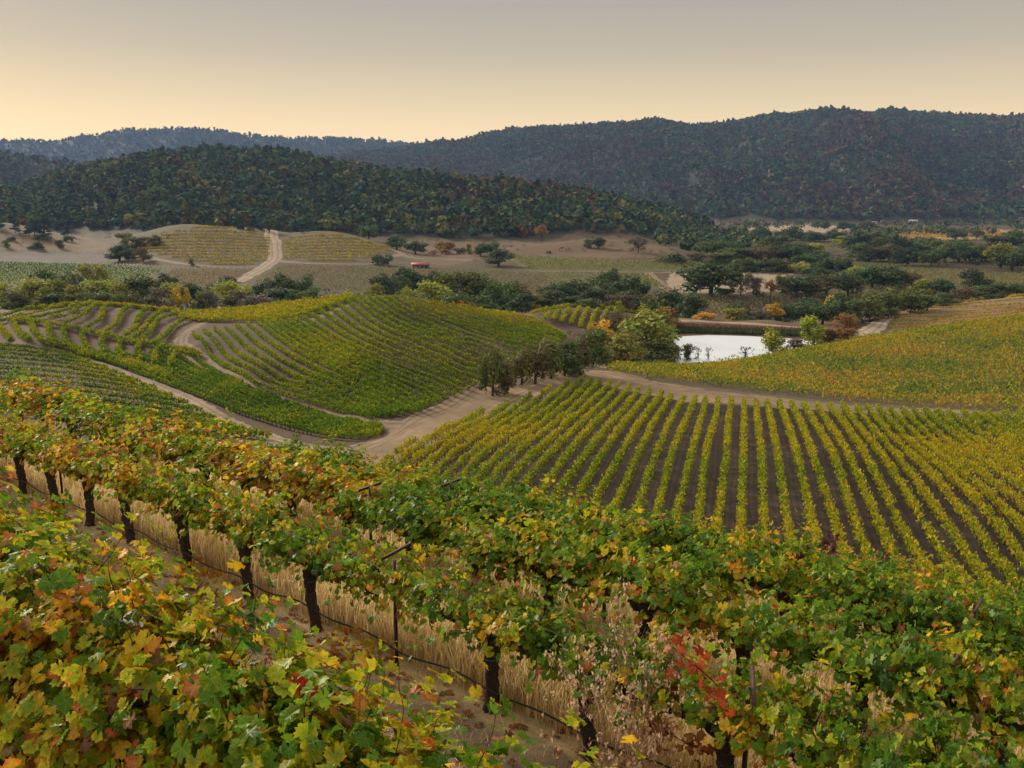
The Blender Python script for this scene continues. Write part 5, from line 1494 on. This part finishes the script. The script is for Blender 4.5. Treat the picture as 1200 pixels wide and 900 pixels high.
# --- posts with rusty cross-arms
def post_mesh():
    v, q = box(0, 0, 0.72, 0.045, 0.03, 1.75)
    return make_mesh('post', [(v, q, (0.045, 0.026, 0.019), 0)], [M_rust])
def arm_mesh():
    v1, q1 = box(0, 0, 0, 0.006, 0.62, 0.055); v2, q2 = box(0.0205, 0, 0.0245, 0.035, 0.62, 0.006)
    return make_mesh('cross_arm', [(v1, q1, (0.060, 0.026, 0.020), 0), (v2, q2, (0.060, 0.026, 0.020), 0)], [M_rust])
POST, ARM = post_mesh(), arm_mesh()
def steel_post(p, q, label, armz=1.52, yaw=0.0, lean=0.0, hgt=1.0):
    x, y, z = site(p, q)
    o = thing('trellis_post', label, 'post', (x, y, z), ROTZ, 'rusty trellis posts')
    link('post', POST, o, None, None, (1, 1, hgt))
    a = link('cross_arm', ARM, o, (0.03, 0, armz))
    a.rotation_euler = (lean, 0, yaw)
steel_post(8.2, -9.14, 'tall rusty steel post between two trunks before the straw grass', 1.72, 0.2, 0.0)
steel_post(8.2, -3.86, 'rusty steel post with tilted cross-arm behind the dry weed', 1.62, 0.5, 0.2)
steel_post(8.2, -14.5, 'rusty steel post beside the sixth trunk before the straw grass', 1.4)
steel_post(8.2, -19.4, 'rusty steel post near the left end of the straw-grass row', 1.4)
steel_post(2.7, -6.25, 'rusty bar poking out of the nearest row at the left', 1.42, 1.1, 0.1, 0.86)
steel_post(2.7, -1.85, 'rusty steel post of the nearest row at the bottom centre', 0.9, 0, 0, 0.7)
pc_ = 0
for r_i, qs_ in ((0, (-12.6, -7.4, -2.6)), (1, (-13.0, -8.1, -3.0))):
    for j_, q_ in enumerate(qs_):
        steel_post(10.75 + 2.5 * r_i, q_, 'rusty post, %s from the left in the %s trellis row down the slope' % (ordinal(j_ + 1), row_names[r_i]), 1.6, 0.1)

# --- drip hose and wires
def along(p, q0, q1, h, sag=0.0, step=0.4, wig=0.0):
    q = np.arange(q0, q1, step)
    x = NX * p + UX * q; y = NY * p + UY * q
    z = H(x, y) + h - sag * np.sin((q / SPACE) * math.pi) ** 2 + wig * (vnoise(q * 0.9, q * 0, 7) - 0.5)
    return np.stack([x, y, z], 1)
me_ = make_mesh('drip_hose', [tubeparts(along(8.08, -25, 1.0, 0.40, 0.06, 0.2, 0.05), 0.0125, (0.012, 0.012, 0.013), 0, 6)], [M_plain])
tag(link('drip_hose', me_), 'black irrigation hose strung along the trunks before the straw grass', 'hose')
for nm_, dp_, h_, lab_ in (('trellis_wire', 0.0, 1.04, 'cordon wire of the row before the straw grass'), ('trellis_wire', 0.27, 1.55, 'far top wire of the row before the straw grass'), ('trellis_wire', -0.27, 1.55, 'near top wire of the row before the straw grass')):
    me_ = make_mesh(nm_, [tubeparts(along(8.2 + dp_, -25, 1.0, h_, 0.02), 0.0022, (0.16, 0.15, 0.14), 0, 4)], [M_plain])
    tag(link(nm_, me_), lab_, 'wire')
for dp_, lab_ in ((0.27, 'far top wire of the nearest row'),):
    me_ = make_mesh('trellis_wire', [tubeparts(along(2.7 + dp_, -11, 0.5, 1.5, 0.02), 0.002, (0.2, 0.2, 0.19), 0, 4)], [M_plain])
    tag(link('trellis_wire', me_), lab_, 'wire')
me_ = make_mesh('trellis_wire', [tubeparts(along(7.9, -25, 0.0, 0.12, 0.03, 0.4, 0.04), 0.004, (0.20, 0.17, 0.15), 0, 4)], [M_plain])
tag(link('trellis_wire', me_), 'slack grey wire near the ground in front of the trunks', 'wire')

# --- tall dry grass between the first rows
def grass_patch(name, n, pr, qr, hgt, label, seed, wide=0.006, bend=0.35, heads=True):
    r_ = np.random.default_rng(seed)
    p = r_.uniform(*pr, n); q = r_.uniform(*qr, n)
    keep_ = r_.random(n) < np.clip(0.25 + 1.5 * vnoise(p * 1.6, q * 1.6, seed), 0, 1)
    p, q = p[keep_], q[keep_]; n = len(p)
    x = NX * p + UX * q; y = NY * p + UY * q; z = H(x, y) - 0.02
    h = hgt * (0.55 + 0.75 * vnoise(p * 0.8, q * 0.8, seed + 1)) * r_.uniform(0.6, 1.25, n)
    a = r_.uniform(0, 6.28, n); b = r_.uniform(0.1, 1, n) * bend
    dirv = np.stack([np.cos(a), np.sin(a)], 1) * b[:, None] + np.array([0.10, -0.05])
    w_a = a + 1.57 + r_.normal(0, .5, n)
    wv = np.stack([np.cos(w_a), np.sin(w_a), 0 * a], 1) * wide
    base = np.stack([x, y, z], 1)
    segs = []
    for t, wk in ((0, 1.0), (0.5, 0.8), (1.0, 0.35)):
        c = base + np.stack([dirv[:, 0] * h * t ** 1.8, dirv[:, 1] * h * t ** 1.8, h * (t - 0.18 * b * t ** 2)], 1)
        segs += [c - wv * wk, c + wv * wk]
    V = np.stack(segs, 1).reshape(-1, 3)
    o = (np.arange(n) * 6)[:, None, None]
    Q = (o + np.array([[0, 1, 3, 2], [2, 3, 5, 4]])[None]).reshape(-1, 4)
    col = np.array([(0.72, 0.54, 0.25), (0.80, 0.64, 0.35), (0.62, 0.43, 0.18), (0.52, 0.40, 0.19)])[r_.integers(0, 4, n)] * r_.uniform(0.75, 1.2, (n, 1))
    parts = [(V, Q, np.repeat(col, 2, 0), 0)]
    if heads:                              # nodding oat heads
        m = n // 3
        k = r_.choice(n, m, replace=False)
        tips = (V.reshape(n, 6, 3)[k, 4] + V.reshape(n, 6, 3)[k, 5]) / 2
        for rep in range(3):
            cc = tips + r_.normal(0, 0.02, (m, 3)) + np.array([0, 0, -0.012 * rep])
            td = r_.normal(0, 0.5, (m, 3)) + np.array([0, 0, -1.0]); td /= np.linalg.norm(td, axis=1, keepdims=True)
            nn = r_.normal(0, 1, (m, 3)); nn = norm(nn - td * (nn * td).sum(1, keepdims=True))
            V2, Q2 = quads(cc, td, nn, np.full(m, 0.032), np.full(m, 0.012))
            parts.append((V2, Q2, col[k] * 1.2, 0))
    me = make_mesh(name, parts, [M_grass])
    return tag(link(name, me), label, 'grass', None, 'stuff')
grass_patch('dry_grass', 62000, (8.4, 11.3), (-27, 1.5), 0.58, 'tall straw-coloured dry grass between the first vine rows', 71, 0.008, 0.5)
grass_patch('dry_grass', 60000, (11.3, 22), (-22, 3), 0.42, 'shorter dry grass between the vine rows down the slope', 72, 0.009)
grass_patch('dry_grass', 5200, (6.6, 8.7), (-26, 1), 0.16, 'sparse dry stubble on the bare strip under the first row', 73, 0.004, 0.9, False)

# --- fallen leaves on the bare strip
m_ = 1300
p_ = rng.uniform(6.2, 8.7, m_); q_ = rng.uniform(-26, 0.5, m_)
x_ = NX * p_ + UX * q_; y_ = NY * p_ + UY * q_
cen_ = np.stack([x_, y_, H(x_, y_) + 0.02], 1)
tp_ = rand_dirs(m_, 0, 0.15); nm_ = norm(rng.normal(0, 0.3, (m_, 3)) + np.array([0, 0, 1.0]))
lv_ = leaves(cen_, tp_, nm_, rng.uniform(0.04, 0.08, m_), rng.uniform(0.86, 1.0, m_))
tag(link('fallen_leaves', make_mesh('fallen_leaves', [lv_], [M_leaf])), 'brown and orange fallen vine leaves on the bare strip', 'leaves', None, 'stuff')
# sprouting suckers at the foot of the row
for k_, (q_, s_) in enumerate(((-13.6, 1.0), (-9.6, 1.1), (-18.9, 0.8))):
    x, y, z = site(7.75, q_)
    r_ = 70
    c_ = rng.normal(0, 1, (r_, 3)) * (0.22, 0.16, 0.14) * s_ + (0, 0, 0.26)
    lv_ = leaves(c_, rand_dirs(r_, -0.3), rand_dirs(r_, 0.9), rng.uniform(0.05, 0.085, r_), rng.uniform(0.6, 0.9, r_))
    lab_ = ['orange sucker shoots low between the sixth and seventh trunks', 'orange-brown sucker shoots at the foot of the tall rusty post', 'small yellowing sucker shoots low at the left of the straw-grass row'][k_]
    o_ = thing('sucker_shoot', lab_, 'vine shoot', (x, y, z))
    link('foliage', make_mesh('foliage', [lv_], [M_leaf]), o_)
    for c in c_[:7]:
        link('stem', make_mesh('stem', [tubeparts(np.array([(0, 0, -0.03), c / 2 + rng.normal(0, .02, 3), c]), [0.005, 0.004, 0.002], (0.14, 0.07, 0.035), 0, 4)], [M_bark]), o_)
# a purple-leaved shoot on one vine of the slope, a scarlet one on the vine behind the weed, scarlet leaves low in the nearest row
def coloured_shoot(p, q, name, lab, path, n, spread, ca, cb, seed):
    global rng
    keep = rng; rng = np.random.default_rng(seed)
    x, y, z = site(p, q)
    best = min((o for o in C.objects if o.get('category') == 'grapevine'), key=lambda o: (o.location.x - x) ** 2 + (o.location.y - y) ** 2)
    path = np.array(path, float)
    t = rng.random(n) * (len(path) - 1); k = np.minimum(t.astype(int), len(path) - 2)
    c = path[k] + (path[k + 1] - path[k]) * (t - k)[:, None] + rng.normal(0, spread, (n, 3))
    lv = leaves(c, rand_dirs(n, -0.5), norm(rng.normal(0, .5, (n, 3)) + np.array((-0.2, -0.7, 0.7))), rng.uniform(0.05, 0.085, n), np.full(n, 0.9))
    lv = (lv[0], lv[1], np.array(ca) * rng.uniform(.6, 1.4, (len(lv[2]) // 30, 1)).repeat(30, 0), 0, {'edge': np.broadcast_to(np.array(cb), lv[4]['edge'].shape).copy(), 'rad': lv[4]['rad'], 'vein': lv[4]['vein'] * 0.4})
    st = tubeparts(curve(path, 0.1), 0.006, (0.10, 0.03, 0.03), 1, 5)
    rng = keep
    tag(link(name, make_mesh(name, [lv, st], [M_leaf, M_bark]), best), lab)
coloured_shoot(15.75, -6.9, 'purple_shoot', 'dark purple leaves on a tall shoot', [(-0.5, 0, 1.25), (-0.2, -0.1, 1.65), (0.15, -0.2, 1.95), (0.5, -0.2, 2.15)], 80, 0.09, (0.075, 0.018, 0.022), (0.11, 0.02, 0.022), 81)
coloured_shoot(8.2, -4.2, 'red_shoot', 'scarlet and orange leaves on the upper side', [(-0.5, -0.3, 1.95), (-0.2, -0.4, 1.9), (0.15, -0.45, 1.78), (0.35, -0.5, 1.6)], 34, 0.10, (0.40, 0.085, 0.02), (0.34, 0.04, 0.016), 82)
coloured_shoot(8.2, -4.2, 'red_shoot', 'russet leaves hanging under the arm', [(-0.9, -0.4, 1.15), (-0.4, -0.45, 1.05), (0.1, -0.45, 1.0)], 50, 0.10, (0.30, 0.13, 0.03), (0.24, 0.06, 0.02), 83)
coloured_shoot(2.6, -3.6, 'red_shoot', 'bright red leaves low at the edge', [(0.25, 0.2, 1.50), (0.32, 0.25, 1.52)], 4, 0.035, (0.50, 0.06, 0.015), (0.42, 0.03, 0.012), 84)

# --- dry branching weed with pale seed heads, in front of the red-tinged vine
def weed():
    r_ = np.random.default_rng(5)
    parts, heads_ = [], []
    def grow(p, d, L, rad, lev):
        n = 5
        P = [p]
        for _ in range(n):
            d = d + r_.normal(0, 0.12, 3); d /= np.linalg.norm(d)
            P.append(P[-1] + d * L / n)
        P = np.array(P)
        parts.append(tubeparts(P, np.linspace(rad, rad * 0.55, len(P)), (0.40, 0.26, 0.16), 0, 4))
        if lev == 0:
            heads_.append(P[-1]); return
        for k in range(r_.integers(3, 6)):
            i = r_.integers(2, len(P)); dd = d + r_.normal(0, 0.55, 3) + np.array([0, 0, 0.15]); dd /= np.linalg.norm(dd)
            grow(P[i], dd, L * r_.uniform(0.45, 0.7), rad * 0.6, lev - 1)
    for k in range(7):
        a = r_.uniform(0, 6.28)
        grow(np.array([0, 0, -0.03]), norm(np.array([0.45 * math.cos(a), 0.45 * math.sin(a), 1.0])), r_.uniform(0.6, 0.85), 0.007, 3)
    hc = np.array(heads_)
    hc = np.repeat(hc, 3, 0) + r_.normal(0, 0.014, (len(hc) * 3, 3))
    td = norm(r_.normal(0, 1, hc.shape)); nn = norm(r_.normal(0, 1, hc.shape)); nn = norm(nn - td * (nn * td).sum(1, keepdims=True))
    V, Q = quads(hc, td, nn, np.full(len(hc), 0.036), np.full(len(hc), 0.022))
    return make_mesh('stems', parts, [M_grass]), make_mesh('seed_heads', [(V, Q, np.array((0.46, 0.31, 0.20)) * r_.uniform(.7, 1.3, (len(hc), 1)), 0)], [M_grass])
x, y, z = site(7.3, -4.75)
o_ = thing('dry_weed', 'dry pinkish-tan weed with branching stems and seed heads before the red-tinged vine', 'weed', (x, y, z), 0.4)
ws_, wh_ = weed()
link('stems', ws_, o_, None, None, (0.95, 0.95, 1.75)); link('seed_heads', wh_, o_, None, None, (0.95, 0.95, 1.75))

# ------------------------------------------------------------------ small far things
def place(px, py, ymin=300, ymax=3000):
    return hit([(px, py)], ymin, ymax)[0]

# red-roofed shed by the small far pond
P0 = place(493, 314)
o_ = thing('shed', 'long low shed with red roof and white end wall in the far field', 'shed', tuple(P0), 0.05)
v, q = box(0, 0, 1.3, 12.5, 4.5, 2.6)
w_ = make_mesh('wall', [(v, q, (0.16, 0.13, 0.10), 0)], [M_plain]); link('wall', w_, o_)
v, q = box(-6.35, 0, 1.3, 0.3, 4.6, 2.6)
link('end_wall', make_mesh('end_wall', [(v, q, (0.75, 0.73, 0.70), 0)], [M_plain]), o_)
rv = np.array([(-7, -3, 2.55), (7, -3, 2.55), (7, 0, 4.1), (-7, 0, 4.1), (7, 3, 2.55), (-7, 3, 2.55), (-7, -3, 2.4), (7, -3, 2.4), (7, 0, 3.95), (-7, 0, 3.95), (7, 3, 2.4), (-7, 3, 2.4)], float)
rq = np.array([(0, 1, 2, 3), (3, 2, 4, 5), (7, 6, 9, 8), (8, 9, 11, 10), (0, 6, 7, 1), (5, 4, 10, 11), (1, 7, 8, 2), (2, 8, 10, 4), (0, 3, 9, 6), (3, 5, 11, 9)])
link('roof', make_mesh('roof', [(rv, rq, (0.32, 0.07, 0.07), 0)], [M_plain]), o_)
for k in range(3):
    v, q = box(-2.5 + 3.6 * k, -2.28, 1.1, 1.8, 0.1, 2.1)
    link('door', make_mesh('door', [(v, q, (0.05, 0.045, 0.04), 0)], [M_plain]), o_)

def vehicle(px, py, Y, label, body, cab, length=5.2, rot=0.0, name='pickup_truck', cat='truck'):
    rx, _ = ray(px, py)
    x, y = float(rx) * Y, Y; z = float(H(x, y))
    o = thing(name, label, cat, (x, y, z), rot)
    h = length / 5.2
    pv_ = np.array([(-2.6, .55), (-2.6, 1.15), (-.2, 1.15), (.2, 1.85), (1.3, 1.85), (1.7, 1.2), (2.6, 1.05), (2.6, .5)]) * h
    n = len(pv_)
    V = np.concatenate([np.stack([pv_[:, 0], np.full(n, s * .95 * h), pv_[:, 1]], 1) for s in (-1, 1)])
    tri = [(0, i + 1, i) for i in range(1, n - 1)] + [(n, n + i, n + i + 1) for i in range(1, n - 1)]
    for i in range(n):
        j = (i + 1) % n; tri += [(i, j, n + j), (i, n + j, n + i)]
    link('body', make_mesh('body', [(V, np.array(tri), body, 0)], [M_plain]), o)
    v, q = box(.75 * h, 0, 1.55 * h, .9 * h, 1.92 * h, .4 * h)
    link('window', make_mesh('window', [(v, q, cab, 0)], [M_plain]), o)
    for sx in (-1.6, 1.6):
        for sy in (-.9, .9):
            tp = tubeparts(np.array([(sx * h, (sy - .12) * h, .38 * h), (sx * h, (sy + .12) * h, .38 * h)]), .38 * h, (.015, .015, .015), 0, 14)
            link('wheel', make_mesh('wheel', [tp], [M_plain]), o)
YY = 395
# the work yard behind the left hill: pale ground with trucks, tanks and bins
yp = np.array([(206, 357), (232, 351), (268, 352), (300, 360), (262, 362), (215, 362)], float)
rx_, rz_ = ray(yp[:, 0], yp[:, 1])
def yard_pt(px, Y):
    r, _ = ray(px, 356); return float(r) * Y, Y
Yv = np.array([408, 455, 462, 430, 402, 400.0])
X_ = rx_ * Yv
gx, gy = np.meshgrid(np.linspace(X_.min(), X_.max(), 40), np.linspace(400, 462, 30))
okc = in_poly(gx, gy, list(zip(X_, Yv)))
gv = np.stack([gx.ravel(), gy.ravel(), H(gx, gy).ravel() + 0.15], 1)
idx = np.arange(gx.size).reshape(gx.shape)
okq = okc[:-1, :-1] & okc[1:, :-1] & okc[:-1, 1:] & okc[1:, 1:]
fq = np.stack([idx[:-1, :-1][okq], idx[:-1, 1:][okq], idx[1:, 1:][okq], idx[1:, :-1][okq]], 1)
tag(link('work_yard_ground', make_mesh('work_yard_ground', [(gv, fq, (0, 0, 0), 0, {'soil': np.tile(np.array([[0.36, 0.36, 0.33]]), (len(gv), 1))})], [M_soil], attrs=False)), kind='structure', label='pale gravel yard behind the left hill')
vehicle(213, 356, 425, 'red truck parked in the pale work yard', (0.40, 0.035, 0.03), (0.03, 0.03, 0.035), 5.6, 0.2)
vehicle(255, 356, 428, 'white truck parked at the right side of the work yard', (0.72, 0.72, 0.70), (0.03, 0.03, 0.035), 5.4, -0.3)
vehicle(242, 355, 440, 'dark truck standing behind others in the work yard', (0.05, 0.045, 0.045), (0.03, 0.03, 0.035), 5.4, 0.1)
def tank(px, Y, rad, h, colr, label):
    x, y = yard_pt(px, Y); z = float(H(x, y))
    o = thing('tank', label, 'tank', (x, y, z))
    link('shell', make_mesh('shell', [tubeparts(np.array([(0, 0, 0.0), (0, 0, h * .5), (0, 0, h * .9), (0, 0, h)]), [rad, rad, rad, rad * .55], colr, 0, 16)], [M_plain]), o)
    link('lid', make_mesh('lid', [tubeparts(np.array([(0, 0, h), (0, 0, h * 1.08)]), rad * .3, colr, 0, 12)], [M_plain]), o)
tank(216.5, 420, 0.75, 3.2, (0.10, 0.24, 0.42), 'tall blue water tank beside the red truck in the work yard')
tank(231, 412, 0.6, 2.4, (0.08, 0.22, 0.44), 'small blue barrel tank alone on the pale work yard')

def farm_building(px, py, wid, hgt, dep, wallc, roofc, label, rot=0.0, ymin=900):
    P = place(px, py, ymin)
    o = thing('farm_building', label, 'building', tuple(P), rot)
    v, q = box(0, 0, hgt * .5, wid, dep, hgt)
    link('wall', make_mesh('wall', [(v, q, wallc, 0)], [M_plain]), o)
    a, b, t = wid / 2 + .6, dep / 2 + .6, hgt * .55
    rv = np.array([(-a, -b, hgt), (a, -b, hgt), (a, 0, hgt + t), (-a, 0, hgt + t), (a, b, hgt), (-a, b, hgt)])
    link('roof', make_mesh('roof', [(np.concatenate([rv, rv - (0, 0, .25)]), np.array([(0, 1, 2, 3), (3, 2, 4, 5), (7, 6, 9, 8), (8, 9, 11, 10), (0, 6, 7, 1), (5, 4, 10, 11), (1, 7, 8, 2), (2, 8, 10, 4), (0, 3, 9, 6), (3, 5, 11, 9)]), roofc, 0)], [M_plain]), o)
    v, q = box(wid * .2, -dep / 2 - .06, hgt * .4, wid * .2, .1, hgt * .7)
    link('door', make_mesh('door', [(v, q, (.06, .05, .05), 0)], [M_plain]), o)
farm_building(1070, 261, 17, 4, 8, (0.40, 0.38, 0.36), (0.38, 0.38, 0.38), 'long pale-roofed farm building at the foot of the far ridge')
farm_building(1024, 264, 9, 5, 8, (0.75, 0.74, 0.72), (0.35, 0.30, 0.28), 'small white farmhouse at the foot of the far ridge')
farm_building(945, 281, 9, 4, 7, (0.45, 0.24, 0.16), (0.40, 0.20, 0.14), 'small terracotta farmhouse among the valley oaks')

# white end posts along the far green vineyard
ep = make_mesh('row_end_post', [(box(0, 0, 0.75, 0.35, 0.35, 1.7)[0], box(0, 0, 0.75, 0.35, 0.35, 1.7)[1], (0.60, 0.58, 0.54), 0)], [M_plain])
W_ = curve(hit([(0, 306.5), (60, 308), (120, 310.5), (200, 314.5), (245, 315.2), (298, 316)], 500, 900)[:, :2], 4.6)
for x, y in W_:
    tag(link('row_end_post', ep, None, (x, y, float(H(x, y)))), 'pale end post in the line along the far edge of the green valley vineyard', 'post', 'pale end posts of the green valley vineyard')

# scrub between the groves and the farm plots
def scrub(n, poly, ymin, ymax, h, cols, label, seed, dens=0.45):
    global rng
    keep = rng; rng = np.random.default_rng(seed)
    poly = np.array(poly, float)
    px = rng.uniform(poly[:, 0].min(), poly[:, 0].max(), n); py = rng.uniform(poly[:, 1].min(), poly[:, 1].max(), n)
    ok = in_poly(px, py, [tuple(p) for p in poly])
    W = hit(np.stack([px[ok], py[ok]], 1), ymin, ymax)
    W = W[fbm(W[:, 0] / 18, W[:, 1] / 18, seed, 3) > dens]; m = len(W); f_ = 26
    hh = h * rng.uniform(.4, 1.4, m)
    d = rand_dirs(m * f_, 0.3).reshape(m, f_, 3)
    cen = (W[:, None, :] + d * (hh * .6)[:, None, None] * np.array([1.3, 1.3, .75]) + np.stack([0 * hh, 0 * hh, hh * .4], -1)[:, None]).reshape(-1, 3)
    dd = d.reshape(-1, 3); nr_ = norm(dd + rng.normal(0, .5, dd.shape)); td = rand_dirs(len(dd)); td = norm(td - nr_ * (td * nr_).sum(1, keepdims=True))
    ln = np.repeat(hh * .35, f_) * rng.uniform(.6, 1.3, len(dd))
    V, Q = quads(cen, td, nr_, ln, ln * .75)
    base = np.array(cols)[rng.integers(0, len(cols), m)] * rng.uniform(.7, 1.3, (m, 1))
    rng = keep
    tag(link('scrub', make_mesh('scrub', [(V, Q, np.repeat(base, f_, 0) * np.random.default_rng(seed).uniform(.75, 1.3, (len(dd), 1)), 0)], [M_forest])), label, 'scrub', None, 'stuff')
SC = [(0.10, 0.085, 0.045), (0.075, 0.080, 0.036), (0.13, 0.10, 0.06), (0.055, 0.070, 0.032)]
scrub(700, [(-60, 338), (200, 336), (420, 340), (660, 340), (800, 338), (800, 356), (600, 364), (400, 352), (-60, 356)], 400, 620, 2.6, SC, 'brown and olive scrub along the creek behind the hills', 401, 0.40)
scrub(500, [(780, 352), (1010, 345), (1200, 336), (1200, 346), (1040, 366), (1000, 384), (790, 374)], 378, 560, 2.4, SC, 'low scrub behind the pond dam', 402, 0.46)
scrub(520, [(800, 284), (1210, 280), (1210, 318), (1000, 306), (960, 322), (830, 318)], 560, 1300, 3.6, GR + SC[:2], 'undergrowth between the valley oaks', 403, 0.42)
scrub(420, [(0, 272), (100, 268), (300, 266), (460, 272), (640, 276), (700, 266), (800, 285), (790, 300), (640, 294), (500, 300), (330, 272), (120, 285), (0, 290)], 760, 1300, 2.6, SC + GR[:2], 'scattered shrubs on the tan slopes below the woods', 404, 0.52)
scrub(260, [(715, 430), (740, 402), (780, 396), (800, 420), (790, 428)], 200, 300, 1.6, SC, 'brown brush on the left bank of the pond', 405, 0.3)
scrub(160, [(655, 392), (690, 386), (720, 378), (735, 398), (700, 412)], 230, 360, 1.4, SC, 'brown brush below the small vine hill', 406, 0.4)
scrub(120, [(560, 462), (600, 448), (660, 436), (700, 428), (700, 436), (640, 446), (590, 462)], 150, 260, 0.8, SC, 'weeds under the trees beside the dirt road', 407, 0.35)
